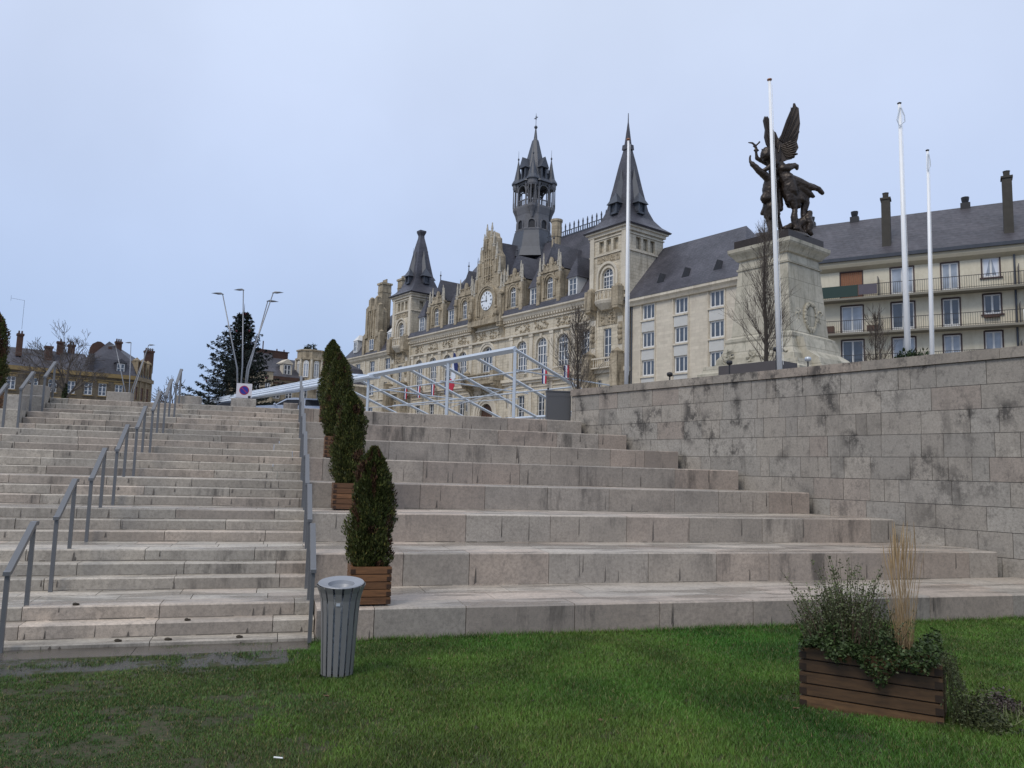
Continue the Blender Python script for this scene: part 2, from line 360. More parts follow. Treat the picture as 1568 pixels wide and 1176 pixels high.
for u0,u1,v,z0,h,lab in ((-4.34,-3.78,23-.83,3.6,.24,'pale stone block at the stair top below the old corner house'),(-2.69,-2.1,22.17,3.6,.23,'pale stone block at the stair top behind the centre handrail'),
    (-1.33,-.70,22.17,3.6,.23,'pale stone block at the stair top carrying the no parking sign'),(.02,.40,22.17,3.6,.17,'low pale stone block at the stair top in front of the silver car'),
    (-6.06,-5.59,21.55,3.6,.26,'stone block on the top side tier beside the left handrail'),(-5.93,-5.66,20.02,3.15,.32,'stone block on the second side tier next to the conifer at the left edge')):
    m=MB(); m.col=blockcol(base=(.42,.38,.33)); m.prism_x([(v,z0),(v+.5,z0),(v+.5,z0+h-.01),(v+.49,z0+h),(v+.01,z0+h),(v,z0+h-.01)],u0,u1)
    o=m.build('stone_block',STEP); o.rotation_euler=(0,0,UV_RZ); tag(o,lab,'stone block','stone blocks along the top of the stairs')
# ---- retaining wall
WX=Vector((.6118,-.7910,0)); WY=Vector((.7910,.6118,0)); WE=Vector((1.80,23.55,0)); WRZ=math.atan2(WX.y,WX.x)
def WP(a,b,z=0): return WE+WX*a+WY*b+Vector((0,0,z))
def wall():
    root=thing('retaining_wall','high wall of grey stained stone blocks closing the seating on the right','wall',WE,WRZ)
    m=MB(); r=random.Random(5); L=20
    zs=[4.38,3.93,3.48,3.03,2.58,2.13,1.68,1.23,.78,.33,-.15]
    for i in range(len(zs)-1):
        x=-r.uniform(0,.8); z1,z0=zs[i],zs[i+1]
        while x<L:
            l=r.choice((.24,.30,.42,.5,.58,.68,.8,.9,1.0)); a=max(x,0); b=min(x+l,L); x+=l
            if b-a<.04: continue
            k=r.uniform(.84,1.10); q=r.random(); c=[.372*k,.338*k,.29*k]
            if q<.12: c=[c[0]*1.0,c[1]*.94,c[2]*.93]
            elif q<.5: c=[c[0]*.95,c[1]*.975,c[2]*1.0]
            elif q<.58: c=[x*.72 for x in c]
            m.col=tuple(c); y=r.uniform(-.004,.004)
            m.box(a+.005,b-.005,y,.42,z0+.005,z1-.005)
    m.col=(.06,.055,.05); m.box(.02,L,.012,.40,-.2,4.37)
    m.build('masonry',WALLS,root)
    m=MB(); x=0
    while x<L:
        l=r.uniform(1.15,1.45); m.col=blockcol(r,(.34,.30,.25)); m.prism_y([(x+.003,4.385),(min(x+l,L)-.003,4.385),(min(x+l,L)-.003,4.57),(min(x+l,L)-.012,4.58),(x+.012,4.58),(x+.003,4.57)],-.045,.46); x+=l
    m.build('coping',WALLS,root)
wall()
m=MB(); P=[WP(0,.3),WP(20,.3),WP(30,60),WP(16,60),WP(1.5,12),WP(0,.6)]
m.add([(p.x,p.y,4.36) for p in P],[tuple(range(6))]); tag(m.build('terrace_ground',plain('terrace_gravel',(.20,.18,.15),.9)),kind='structure')
# ---- handrails
def rail(u,k,lab,grp):
    vb=V1+(k-1)*T-.10; vt=V1+(k-1)*T+.66; zb=(k-1)*RS; zt=k*RS
    root=thing('handrail',lab,'handrail',UV(u,vb,zb),UV_RZ,grp)
    if k==1: zb=.1
    for v,z,h in ((0,0 if k>1 else .1,.0),(vt-vb,RS,0)):
        m=MB(); m.box(-.022,.022,v-.018,v+.018,z,(.885 if v==0 else RS+.885)); m.build('post',STEEL,root)
    m=MB(); s=RS/(vt-vb); e_=.05
    m.prism_x([(-e_,.875),( .03,.885),(vt-vb-.0,.875+RS),(vt-vb+e_+.03,.875+RS),(vt-vb+e_+.03,.92+RS),(vt-vb-.03,.92+RS),(.0,.925),(-e_,.915)],-.032,.032)
    m.build('top_rail',STEEL,root)
ORD=['lowest','second lowest','third lowest','fourth from the bottom','fifth from the bottom','third from the top','second from the top','topmost']
for k in range(1,9):
    rail(-2.6,k,'grey steel handrail section in the middle of the stairs, '+ORD[k-1],'middle handrail sections')
    rail(.44,k,'grey steel handrail section between stairs and stepped seating, '+ORD[k-1],'right handrail sections')
for k in (6,7,8): rail(-5.55,k,'grey steel handrail section at the left edge of the stairs, '+{6:'lowest of three',7:'middle of three',8:'topmost of three'}[k],'left handrail sections')
# ---- grass
def project(P): # world -> photo pixels, only used to keep blades to the part of the lawn that can be seen
    F=np.array([0,math.cos(PIT),math.sin(PIT)]); U0=np.array([0,-math.sin(PIT),math.cos(PIT)]); X0=np.array([1,0,0.])
    Rt=X0*math.cos(ROL)-U0*math.sin(ROL); U=U0*math.cos(ROL)+X0*math.sin(ROL); Q=P-np.array([0,0,CAMZ]); d=Q@F
    return 784+FPX*(Q@Rt)/d,588-FPX*(Q@U)/d,d
def vnoise(x,y,s,seed):
    r=np.random.default_rng(seed); G=r.random((64,64)); X=x/s; Y=y/s; i=np.floor(X).astype(int); j=np.floor(Y).astype(int); a=X-i; b=Y-j
    a=a*a*(3-2*a); b=b*b*(3-2*b); g=lambda p,q:G[p%64,q%64]
    return g(i,j)*(1-a)*(1-b)+g(i+1,j)*a*(1-b)+g(i,j+1)*(1-a)*b+g(i+1,j+1)*a*b
def grass():
    N=2800000; u=rng.uniform(-9,19,N); v=rng.uniform(2.2,9.42,N)
    su,cu=math.sin(AZU),math.cos(AZU); X=u*su-v*cu; Y=u*cu+v*su; Z=.09+np.maximum(0,9.45-v)*.036
    px,py,d=project(np.stack([X,Y,Z],1)); keep=(px>-650)&(px<2250)&(py<1500)&(d>1.5)
    left=1/(1+np.exp((u-.15+(vnoise(u,v,.6,1)-.5)*1.2)/.22)) # 1 on the trodden left side
    n=vnoise(u,v,.35,2)*.35+vnoise(u,v,.13,3)*.35+vnoise(u,v,.06,41)*.30; dens=np.where(left>rng.random(N),np.clip((n-.33)*5.6,.08,1),np.clip((n-.10)*3,.35,1))
    base=(v>8.25)&(u<.2)&(u>-5); dens=np.where(base,dens*np.clip((vnoise(u,v,.22,9)-.42)*2.4,.04,.7),dens); dens=np.where((v>8.95)&(u<.45),np.where(v>9.30,np.clip((vnoise(u,v,.25,31)-.5)*3,0,.8),.02),dens)
    far=np.clip(6/d,.35,1)**1.1; keep&=rng.random(N)<dens*far
    keep&=~((u>4.2)&(u<5.2)&(v>5.35)&(v<6.1)&(rng.random(N)<.6))
    u,v,X,Y,Z,left,d,n=[a[keep] for a in (u,v,X,Y,Z,left,d,n)]; N=len(u)
    lush=vnoise(u,v,.9,4); h=rng.uniform(.016,.040,N)*(1-.42*left)*(.75+.6*lush); wd=rng.uniform(.0011,.0024,N)*(1+np.clip(d/8,0,1.4))
    edge=(v>9.3)&(u>.5); h=np.where(edge,h*rng.uniform(1,2.6,N),h)
    th=rng.uniform(0,2*np.pi,N); ln=rng.uniform(.2,1.1,N)*h; dx,dy=np.cos(th),np.sin(th); ph=rng.uniform(0,2*np.pi,N)
    V=np.empty((N,3,3)); V[:,0]=np.stack([X-dy*wd,Y+dx*wd,Z-.003],1); V[:,1]=np.stack([X+dy*wd,Y-dx*wd,Z-.003],1); V[:,2]=np.stack([X+np.cos(ph)*ln,Y+np.sin(ph)*ln,Z+h],1)
    k=rng.uniform(.6,1.35,N)[:,None]; dry=(rng.random(N)<.08+.12*left)[:,None]; hue=vnoise(u,v,1.3,6)[:,None]
    big=vnoise(u,v,.45,16)[:,None]; right=(np.array([.036,.118,.012])*(1-hue)+np.array([.098,.165,.028])*hue)*(.56+.70*big); lf=(np.array([.044,.118,.020])*(1-hue)+np.array([.080,.135,.030])*hue)*(.62+.58*big)
    c=np.where(left[:,None]>.5,lf,right); c=np.where(dry,np.array([.17,.145,.06]),c)*k
    col=np.repeat(c,3,axis=0); col[2::3]*=1.12
    o=arrays('grass',V.reshape(-1,3),np.arange(N*3).reshape(-1,3),col,GRASSM); tag(o,kind='stuff'); print('grass blades',N)
grass()
# ================================================================== PLANTS
def sprays(P,D,L,W,col,r,n3=3):
    """flat leaf sprays: at points P, along D, length L, width W -> quads"""
    N=len(P); S=np.cross(D,r.normal(size=(N,3))); S/=np.linalg.norm(S,axis=1,keepdims=True)+1e-9
    V=np.empty((N,4,3)); V[:,0]=P; V[:,1]=P+D*L*.5+S*W*.5; V[:,2]=P+D*L; V[:,3]=P+D*L*.5-S*W*.5
    return V.reshape(-1,3),np.arange(N*4).reshape(-1,4),np.repeat(col,4,axis=0)
def thuja(h,rad,seed,brown=.1,N=24000):
    r=np.random.default_rng(seed); t=r.random(N)**.9; a=r.uniform(0,2*np.pi,N)
    prof=np.interp(t,[0,.06,.25,.5,.75,.9,1],[.62,.92,1.02,1.0,.80,.50,.05])*rad
    lump=1+.16*np.sin(a*3+t*9+seed)+.09*np.sin(a*5-t*17)+.16*(vnoise(a*2+9,t*9+3,.7,seed)-.5)*2
    q=np.where(r.random(N)<.07,r.uniform(1.0,1.14,N),r.uniform(.62,1.03,N)); R=prof*lump*q
    P=np.stack([R*np.cos(a),R*np.sin(a),t*h*.97],1); D=np.stack([np.cos(a)*.55,np.sin(a)*.55,np.full(N,.95)],1)+r.normal(0,.28,(N,3)); D/=np.linalg.norm(D,axis=1,keepdims=True)
    L=r.uniform(.022,.055,(N,1))*(.6+h*.33); Wd=L*r.uniform(.25,.5,(N,1))
    bm=vnoise(a*1.5+5,t*5,.8,seed+3)>(1-brown*2.2); k=r.uniform(.45,1.5,N)[:,None]*(.75+.5*vnoise(a*3,t*12,.6,seed+8))[:,None]
    c=np.where(bm[:,None],np.array([.075,.038,.022]),np.array([.058,.070,.018]))*k; c=np.where((r.random(N)<.12)[:,None],np.array([.13,.115,.03])*k,c)
    return sprays(P,D,L,Wd,c,r)
def conifer(name,label,loc,h,rad,seed,brown,group,box=.48,bh=.46,rz=UV_RZ):
    root=thing('potted_conifer',label,'potted conifer',loc,rz,group)
    V,F,c=thuja(h,rad,seed,brown); V=V+np.array([0,0,bh-.06]); o=arrays('crown',V,F,c,LEAF,root)
    m=MB(); m.lathe([(.02,bh-.1),(rad*.5,bh),(rad*.62,bh+h*.25),(rad*.58,bh+h*.5),(rad*.4,bh+h*.75),(.02,bh+h*.93)],n=9); m.c=[(.016,.017,.007)]*len(m.v); m.build('light_block_core',LEAF,o)  # solid dark core added inside the crown so light does not pass through
    m=MB(); m.tube([(0,0,.2),(0,0,bh+h*.5)],[.03,.02]); m.build('trunk',BARK,root)
    planter_box(root,box,box,bh,WOODR,seed); return root
def planter_box(root,bx,by,bh,mat,seed,nr=5):
    """interlocking timber box; origin at its middle; planks on four sides with notched corner joints"""
    r=random.Random(seed); g=.008; ph=(bh-.02)/nr; g=.012 if by>.49 and bx>.9 else .009; hx,hy=bx/2,by/2; th=.035
    ms={'front_planks':MB(),'rear_planks':MB(),'left_planks':MB(),'right_planks':MB()}; inner=MB(); inner.col=(.12,.11,.1); inner.box(-hx+.030,hx-.030,-hy+.030,hy-.030,.02,bh-.08); inner.build('liner',mat,root)
    for i in range(nr):
        z0=.02+i*ph+g/2; z1=z0+ph-g
        for nm,y in (('front_planks',-hy),('rear_planks',hy-th)):
            k=r.uniform(.62,1.25); ms[nm].col=(k,k*.97,k*.93); o=.028; ms[nm].box(-hx+(o if i%2 else -.0),hx-(o if i%2 else 0),y,y+th,z0,z1)
        for x in (-hx,hx-th):
            k=r.uniform(.6,1.1); sk='left_planks' if x<0 else 'right_planks'; ms[sk].col=(k,k,k); ms[sk].box(x+.001,x+th-.001,-hy+.0015+(0 if i%2 else th),hy-.0015-(0 if i%2 else th),z0+.001,z1-.001)
        # dark end-grain blocks in the corner joints
        for x in (-hx,hx-.055):
            sk='left_planks' if x<0 else 'right_planks'; ms[sk].col=(.22,.2,.19)
            ms[sk].box(x+(-.002 if x<0 else 0),x+.055+(0 if x<0 else .002),-hy-.003,-hy+.01,z0+ph*.06,z1-ph*.30)
    for k_,m in ms.items(): m.build('side_planks' if k_[0] in 'lr' and k_!='rear_planks' else k_,mat,root)
    m=MB(); m.box(-hx+.032,hx-.032,-hy+.032,hy-.032,bh-.075,bh-.05); m.build('soil',SOIL,root)
    m=MB()
    for x in (-hx+.06,hx-.14):
        for y in (-hy+.05,hy-.13): m.box(x,x+.08,y,y+.08,0,.02)
    m.build('feet',DARKM,root)
CG='conifers in timber boxes on the seating terraces'
conifer('a','tall narrow conifer in a brown timber box on the lowest seating tier by the bin',UV(1.12,9.80,.45),1.50,.24,3,.15,CG)
conifer('b','dark brownish conifer in a timber box, second from the bottom of the row',UV(1.14,13.85,1.35),1.66,.25,8,.13,CG)
conifer('c','green conifer in a timber box, third from the bottom of the row',UV(1.12,16.9,2.25),1.85,.265,14,.10,CG)
conifer('d','slim green conifer in a timber box, farthest up the row at the stair top',UV(1.14,20.2,3.15),1.75,.25,21,.06,CG)
conifer('e','conifer in a reddish timber box at the left edge of the side seating',UV(-6.52,20.75,3.15),1.95,.27,31,.2,CG)
def bigplanter():
    a=Vector((2.44,6.71)); b=Vector((3.33,6.17)); d=(b-a); L=d.length; mid=(a+b)/2; nrm=Vector((-d.y,d.x)).normalized(); c=mid+nrm*.24; rz=math.atan2(d.y,d.x)
    g=.20; root=thing('timber_planter','long dark timber planter with overflowing bush and dry grass plumes on the lawn','planter',(c.x,c.y,g),rz)
    planter_box(root,L,.50,.50,WOODD,77,5)
    r=np.random.default_rng(5); Vs=[];Fs=[];Cs=[];nv=0
    def put(V,F,c):
        nonlocal nv; Vs.append(V);Fs.append(F+nv);Cs.append(c);nv+=len(V)
    def flush(name):
        nonlocal nv; o=arrays(name,np.concatenate(Vs),np.concatenate(Fs),np.concatenate(Cs),LEAF,root); Vs.clear();Fs.clear();Cs.clear();nv=0; return o
    # upright twiggy bush: stems with small leaves
    stems=MB()
    for i in range(300):
        x0=r.uniform(-.46,.16); y0=r.uniform(-.2,.2); H=(.28+.44*math.exp(-((x0+.18)/.20)**2))*r.uniform(.6,1.12); lean=(x0+.14)*.75+r.normal(0,.13); ly=r.normal(0,.15)
        pts=[(x0+lean*t**1.3*H/.6*.9,y0+ly*t*H,.42+H*t) for t in (0,.35,.7,1)]
        stems.col=(.07,.075,.035) if i%3 else (.10,.07,.05); stems.tube(pts,[.0035,.003,.002,.001],4,cap=False)
        n=int(46*H/.6); t=r.uniform(.12,1,n); P=np.array([np.interp(t,(0,.35,.7,1),[p[j] for p in pts]) for j in range(3)]).T+r.normal(0,.010,(n,3))
        D=r.normal(0,1,(n,3))*[1,1,.6]+[0,0,.8]; D/=np.linalg.norm(D,axis=1,keepdims=True); L_=r.uniform(.014,.030,(n,1)); tt=P[:,2:3]-.42
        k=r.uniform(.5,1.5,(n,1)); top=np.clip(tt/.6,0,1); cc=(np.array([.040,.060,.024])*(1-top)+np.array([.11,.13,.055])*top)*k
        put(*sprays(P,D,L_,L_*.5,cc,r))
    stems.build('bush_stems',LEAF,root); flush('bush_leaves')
    # low leafy plants spilling over the front edge
    n=5200; x=r.uniform(-.50,.50,n); s=r.random(n); y=-.25-.10*np.sin(s*3)+r.normal(0,.03,n); drop=np.clip(.16*np.exp(-((x-.10)/.22)**2)+.05+.05*np.sin(x*20),0,.3)
    z=.52-s*drop*1.15+r.normal(0,.012,n)+.05; back=r.random(n)<.6; y=np.where(back,r.uniform(-.25,.22,n),y); z=np.where(back,.50+r.uniform(0,.13,n)*(1+.5*np.sin(x*17)),z)
    D=np.stack([r.normal(0,.7,n),r.normal(-.5,.5,n),r.normal(.1,.5,n)],1); D/=np.linalg.norm(D,axis=1,keepdims=True); L_=r.uniform(.02,.042,(n,1))
    k=r.uniform(.5,1.5,(n,1)); put(*sprays(np.stack([x,y,z],1),D,L_,L_*.6,np.array([.040,.064,.019])*k,r)); flush('trailing_leaves')
    # dry ornamental grass
    m=MB()
    for i in range(90):
        x0=.235+r.normal(0,.035); y0=r.normal(-.02,.04); H=r.uniform(.42,.98) if i%3 else r.uniform(.8,1.12); wv=r.normal(0,.016); lx=r.normal(.0,.085)+(x0-.235)*.9; ly=r.normal(0,.05)
        k=r.uniform(.65,1.2); m.col=(.40*k,.285*k,.16*k); pts=[(x0+lx*t**1.6*H+wv*math.sin(t*6+i),y0+ly*t**1.6*H+wv*math.cos(t*5+i),.45+H*t) for t in (0,.3,.6,.8,.93,1)]
        if i%3==0: m.tube(pts,[.0018,.0016,.0014,.0045,.004,.001],5,cap=False)
        else: m.tube(pts,[.0022,.002,.0016,.0012,.0008,.0005],3,cap=False)
    m.build('dry_grass_plumes',LEAF,root)
    # straggling growth at the right end
    m=MB(); n=0
    for i in range(60):
        x0=.46; y0=r.uniform(-.2,.15); pts=[(x0,y0,.5),(x0+r.uniform(.05,.14),y0-.03,.5-r.uniform(-.06,.1)),(x0+r.uniform(.08,.22),y0-.06,.28),(x0+r.uniform(.08,.30),y0-.08,.03)]
        m.col=(.07,.075,.035); m.tube(pts,[.002]*4,3,cap=False); q=30; t=r.uniform(0,1,q); P=np.array([np.interp(t,(0,.33,.66,1),[p[j] for p in pts]) for j in range(3)]).T+r.normal(0,.02,(q,3))
        D=r.normal(0,1,(q,3)); D/=np.linalg.norm(D,axis=1,keepdims=True); L_=r.uniform(.012,.028,(q,1)); put(*sprays(P,D,L_,L_*.5,np.array([.062,.082,.030])*r.uniform(.5,1.5,(q,1)),r))
    m.build('trailing_stems',LEAF,root); flush('side_leaves')
bigplanter()
def lowplant(name,label,cx,cy,rx,ry,h,col,seed,blades=False,n=1800):
    r=np.random.default_rng(seed); a=r.uniform(0,2*np.pi,n); q=np.sqrt(r.random(n)); lump=.7+.6*vnoise(np.cos(a)*2+5,np.sin(a)*2+5,.6,seed)
    x=cx+rx*q*np.cos(a)*lump; y=cy+ry*q*np.sin(a)*lump; z=r.random(n)*h*(1.1-q)*lump
    D=r.normal(0,1,(n,3)); D[:,2]=np.abs(D[:,2])*(1.5 if blades else .6); D/=np.linalg.norm(D,axis=1,keepdims=True)
    L_=r.uniform(.09,.22,(n,1)) if blades else r.uniform(.015,.035,(n,1)); W_=np.full((n,1),.006) if blades else L_*.55
    k=r.uniform(.5,1.5,(n,1)); V,F,c=sprays(np.stack([x-cx,y-cy,z],1),D,L_,W_,np.array(col)*k,r)
    o=arrays(name,V,F,c,LEAF); o.location=(cx,cy,.235); return tag(o,label,'plant')
PG='low plants on the grass'
lowplant('ground_plant','olive bushy plant hugging the right end of the long timber planter',3.60,6.15,.18,.24,.34,(.060,.070,.028),1,n=3200)
lowplant('ground_plant','tuft of long arching pale green blades lying on the lawn right of the timber planter',4.00,6.25,.26,.18,.04,(.11,.13,.05),2,True,170)
lowplant('ground_plant','dull mauve brown clump on the lawn at the right edge',4.02,6.62,.22,.16,.20,(.078,.062,.056),3,n=2300)
lowplant('ground_plant','light green leafy clump on the lawn at the far right edge',4.45,6.50,.30,.22,.22,(.095,.11,.045),4,n=3000)
lowplant('ground_plant','dark flat weedy patch in front of the mauve brown clump',3.80,5.95,.26,.14,.06,(.045,.055,.025),5,n=1600)
# ---- bare trees
def branch(m,p,d,L,r0,depth,r,up=.25,spread=.55,k=3,mn=.0035):
    pts=[p]; q=p.copy(); dd=d.copy(); n=3
    for i in range(n):
        dd=(dd+Vector((r.gauss(0,.10),r.gauss(0,.10),r.gauss(0,.06)+up*.15))).normalized(); q=q+dd*L/n; pts.append(q.copy())
    m.tube(pts,[max(mn,r0*(1-.5*i/n)) for i in range(n+1)],5 if depth>2 else 3,cap=False)
    if depth<=0: return
    for j in range(k+(1 if depth>2 else 0)):
        t=r.uniform(.35,1); i=min(int(t*n),n-1); f=t*n-i; b=pts[i].lerp(pts[i+1],f); ax=Vector((r.gauss(0,1),r.gauss(0,1),r.gauss(0,1))).cross(dd).normalized()
        nd_=(dd*math.cos(spread)+ax*math.sin(spread)*r.uniform(.7,1.3)+Vector((0,0,up))).normalized()
        branch(m,b,nd_,L*r.uniform(.5,.78),max(mn,r0*(1-.5*t)*.62),depth-1,r,up,spread,k,mn)
def spreading_tree(label,loc,H,seed,ivy=False,group=None,k=3,depth=4,mn=.012,col=None):
    r=random.Random(seed); root=thing('bare_tree',label,'tree',loc,0,group); m=MB()
    m.tube([(0,0,-.3),(.03,0,H*.15),(0,.02,H*.33)],[H*.028,H*.022,H*.018],7); m.build('trunk',BARK,root); m=MB()
    for j in range(5):
        a=j*1.257+r.uniform(-.3,.3); branch(m,Vector((0,.02,H*(.2+.03*j))),Vector((math.cos(a)*.75,math.sin(a)*.75,.8)).normalized(),H*.33,H*.012,depth-1,r,.12,.6,k,mn)
    branch(m,Vector((0,.02,H*.33)),Vector((.05,0,1)),H*.36,H*.015,depth-1,r,.12,.6,k,mn)
    m.build('crown',TWIG,root)
    if ivy:
        g=np.random.default_rng(seed); n=2500; t=g.random(n); a=g.uniform(0,6.28,n); R=H*.05*g.random(n)**.5*(1.2-t); P=np.stack([R*np.cos(a),R*np.sin(a),t*H*.38],1); D=g.normal(0,1,(n,3)); D/=np.linalg.norm(D,axis=1,keepdims=True)
        o=arrays('ivy',*sprays(P,D,g.uniform(.08,.16,(n,1)),g.uniform(.06,.1,(n,1)),np.array([.035,.05,.014])*g.uniform(.5,1.5,(n,1)),g),LEAF,root)
    return root
def columnar_tree(label,loc,H,W,seed,N=46,mn=.004,z0=.10):
    r=random.Random(seed); root=thing('bare_tree',label,'tree',loc,0,'slim bare trees behind the wall'); m=MB()
    m.tube([(0,0,-.2),(.02,0,H*.3),(-.02,.02,H*.6),(0,0,H)],[H*.014,H*.011,H*.007,.004],7); m.build('trunk',BARK,root); m=MB()
    for j in range(N):
        t=r.uniform(z0,.86); a=r.uniform(0,6.28); L=W*(1.15-.85*t)*r.uniform(.75,1.15)*1.15; d=Vector((math.cos(a)*.42,math.sin(a)*.42,1)).normalized() if t>.3 else Vector((math.cos(a)*.62,math.sin(a)*.62,1)).normalized()
        branch(m,Vector((0,0,H*t)),d,L,max(mn*1.4,.012*(1-t)+.004),2,r,.25,.42,4,mn)
    m.build('crown',TWIG,root); return root
columnar_tree('slim bare tree with upright twigs in the dark planter box before the monument',(7.35,22.6,4.6),5.2,.92,4,85,.0032)
columnar_tree('slim bare tree behind the left end of the stone wall before the town hall',(2.55,30.5,4.2),4.45,1.0,9,60,.005)
columnar_tree('small bare tree between the monument and the cream apartment block',(16.6,35.5,5.4),4.6,.95,12,36,.006)
spreading_tree('bare spreading tree with ivy on its trunk before the old corner house',(-34.2,60,5.2),7.0,3,True,None,3,5,.011)
spreading_tree('smaller bare tree left of the ivy covered one beside the left handrail',(-37.5,62,5.2),5.2,8,True,None,3,4,.011)
spreading_tree('distant bare tree in the gap right of the old slate roofed house',(-46.5,108,6.0),8.0,17,False,None,3,4,.03)
# ---- christmas tree
def spruce(loc,H,seed):
    root=thing('christmas_tree','dark ragged spruce hung with round baubles behind the four armed street lamp','christmas tree',loc,0)
    r=random.Random(seed); g=np.random.default_rng(seed); m=MB(); m.tube([(0,0,-.3),(0,0,H)],[.16,.02],7); m.build('trunk',BARK,root)
    m=MB(); Ps=[];Ds=[]; tips=[]
    for j in range(190):
        t=(j+r.random())/190; t=t**1.05; z=.3+t*(H-.6); a=j*2.4+r.uniform(-.3,.3); L=4.1*(1-t)**.95*r.uniform(.55,1.15)*(1.18 if math.cos(a)<-.3 else .95)+.25
        d=Vector((math.cos(a),math.sin(a),-.28+.55*t)); pts=[Vector((0,0,z))+Vector((d.x*L*s,d.y*L*s,(d.z*L*s+.28*L*s*s))) for s in (0,.35,.7,1)]
        m.tube(pts,[.03,.022,.014,.006],4,cap=False); tips.append(pts[3]+Vector((0,0,-.12)))
        for q in range(int(10+L*9)):
            s=r.uniform(.12,1); i=min(int(s*3),2); b=pts[i].lerp(pts[i+1],s*3-i); sd_=Vector((-math.sin(a),math.cos(a),0))*r.choice((-1,1)); l2=.55*(1.15-s)*min(L,2)*.5+.10
            dd=(Vector((math.cos(a),math.sin(a),0))*.6+sd_*.8+Vector((0,0,r.uniform(-.55,.15)))).normalized(); e_=b+dd*l2; m.tube([b,e_],[.009,.004],3,cap=False)
            for w_ in range(9): Ps.append(b.lerp(e_,r.random())); Ds.append(dd)
    m.build('branches',BARK,root); P=np.array([tuple(p) for p in Ps]); D=np.array([tuple(p) for p in Ds])+g.normal(0,.45,(len(Ps),3)); D/=np.linalg.norm(D,axis=1,keepdims=True); n=len(P)
    k=g.uniform(.5,1.4,(n,1)); arrays('needles',*sprays(P,D,g.uniform(.10,.24,(n,1)),g.uniform(.04,.08,(n,1)),np.array([.012,.021,.016])*k,g),LEAF,root)
    mb=MB(); mb.ell((0,0,0),(.085,.085,.085),8,6); me=mb.mesh('bauble',plain('bauble_red',(.10,.012,.02),.3)); mb2=mb.mesh('bauble',plain('bauble_dark',(.05,.05,.07),.3))
    for i,p in enumerate(r.sample(tips,46)): link('bauble',me if i%3==0 else mb2,root,tuple(p))
    m=MB(); m.tube([(0,0,H-.1),(0,0,H+.55)],[.03,.008],5); m.build('tip',BARK,root)
spruce((-20.9,60,5.05),8.9,6)
# evergreen shrub behind the wall, rooftop tree
def shrub(name,label,loc,r3,n,seed,L0,col,core=True):
    g=np.random.default_rng(seed); root=thing(name,label,'shrub',loc,0); a=g.normal(0,1,(n,3)); a/=np.linalg.norm(a,axis=1,keepdims=True); a[:,2]=np.abs(a[:,2])
    lump=.75+.5*vnoise(a[:,0]*3+9,a[:,1]*3+9,.8,seed); P=a*np.array(r3)*(g.uniform(.55,1,(n,1)))*lump[:,None]; D=a+g.normal(0,.6,(n,3)); D/=np.linalg.norm(D,axis=1,keepdims=True)
    arrays('foliage',*sprays(P,D,g.uniform(.7,1.4,(n,1))*L0,g.uniform(.3,.6,(n,1))*L0,np.array(col)*g.uniform(.4,1.6,(n,1)),g),LEAF,root)
    m=MB()
    for i in range(7):
        q=P[i*37%n]; m.tube([(0,0,-.1),tuple(q*.45+np.array([0,0,.02])),tuple(q*.9)],[.03,.02,.01],4)
    m.build('stems',BARK,root); return root
shrub('evergreen_shrub','dark evergreen shrub behind the wall at the foot of the two right flagpoles',(12.3,24.0,5.35),(.85,.6,.75),2600,3,.13,(.028,.045,.018))
# ================================================================== STREET FURNITURE
def litter_bin():
    p=UV(.62,7.62); g=gz(7.62); root=thing('litter_bin','grey metal slatted litter bin with flared rim standing on the grass','litter bin',(p.x,p.y,g),.1)
    N=16
    for j in range(N):
        t0=2*math.pi*j/N; hw=math.pi/N*.72; m=MB(); ps=[(.145,.02),(.150,.12),(.160,.35),(.172,.58),(.183,.70),(.200,.765),(.226,.805)]
        vs=[];fs=[]; th=.006
        for r,z in ps:
            if z>.8: z+=.012+.035*(.5+.5*math.sin(t0+.1))
            f=hw*(1 if z<.7 else 1.06)
            for rr in (r,r-th):
                for s in (-1,1): vs.append((rr*math.cos(t0+s*f),rr*math.sin(t0+s*f),z))
        for i in range(len(ps)-1):
            a=i*4; b=a+4; fs+=[(a,a+1,b+1,b),(a+2,b+2,b+3,a+3),(a,b,b+2,a+2),(a+1,a+3,b+3,b+1)]
        fs+=[(0,2,3,1),(len(vs)-4,len(vs)-3,len(vs)-1,len(vs)-2)]; m.add(vs,fs); m.build('slat',CANGREY,root)
    m=MB(); m.lathe([(.138,.0),(.140,.02),(.146,.022),(.146,.03),(.132,.03)],n=32); m.build('base_ring',DARKM,root)
    m=MB(); n=40; pr=[(.112,.80),(.122,.825),(.15,.832),(.205,.838),(.211,.844),(.205,.850),(.150,.838),(.122,.832),(.110,.80),(.07,.74),(.03,.73)]
    vs=[];fs=[]
    for r,z in pr:
        for j in range(n): t=2*math.pi*j/n; vs.append((r*math.cos(t),r*math.sin(t),z))
    for i in range(len(pr)-1):
        for j in range(n): fs.append((i*n+j,i*n+(j+1)%n,(i+1)*n+(j+1)%n,(i+1)*n+j))
    m.M=Matrix.Translation((0,0,.835))@Matrix.Rotation(R_(8),4,'X')@Matrix.Translation((0,0,-.832)); m.add(vs,fs); m.build('rim',plain('bin_rim_grey',(.27,.28,.30),.45,.2),root,smooth=False)
    t=NT('bin_bag'); f=t.noise(14,5); t.bump(f,1,.03); bagm=t.done((.42,.46,.50),.3)
    m=MB(); m.lathe([(.125,.05),(.132,.3),(.125,.6),(.104,.75),(.09,.72),(.05,.66),(.01,.64)],n=24); m.build('bag',bagm,root,smooth=True)
    m=MB(); t0=-math.pi/2+.1; m.box(-.018,.018,-.184,-.176,.66,.685); m.build('lock_plate',ALU,root)
litter_bin()
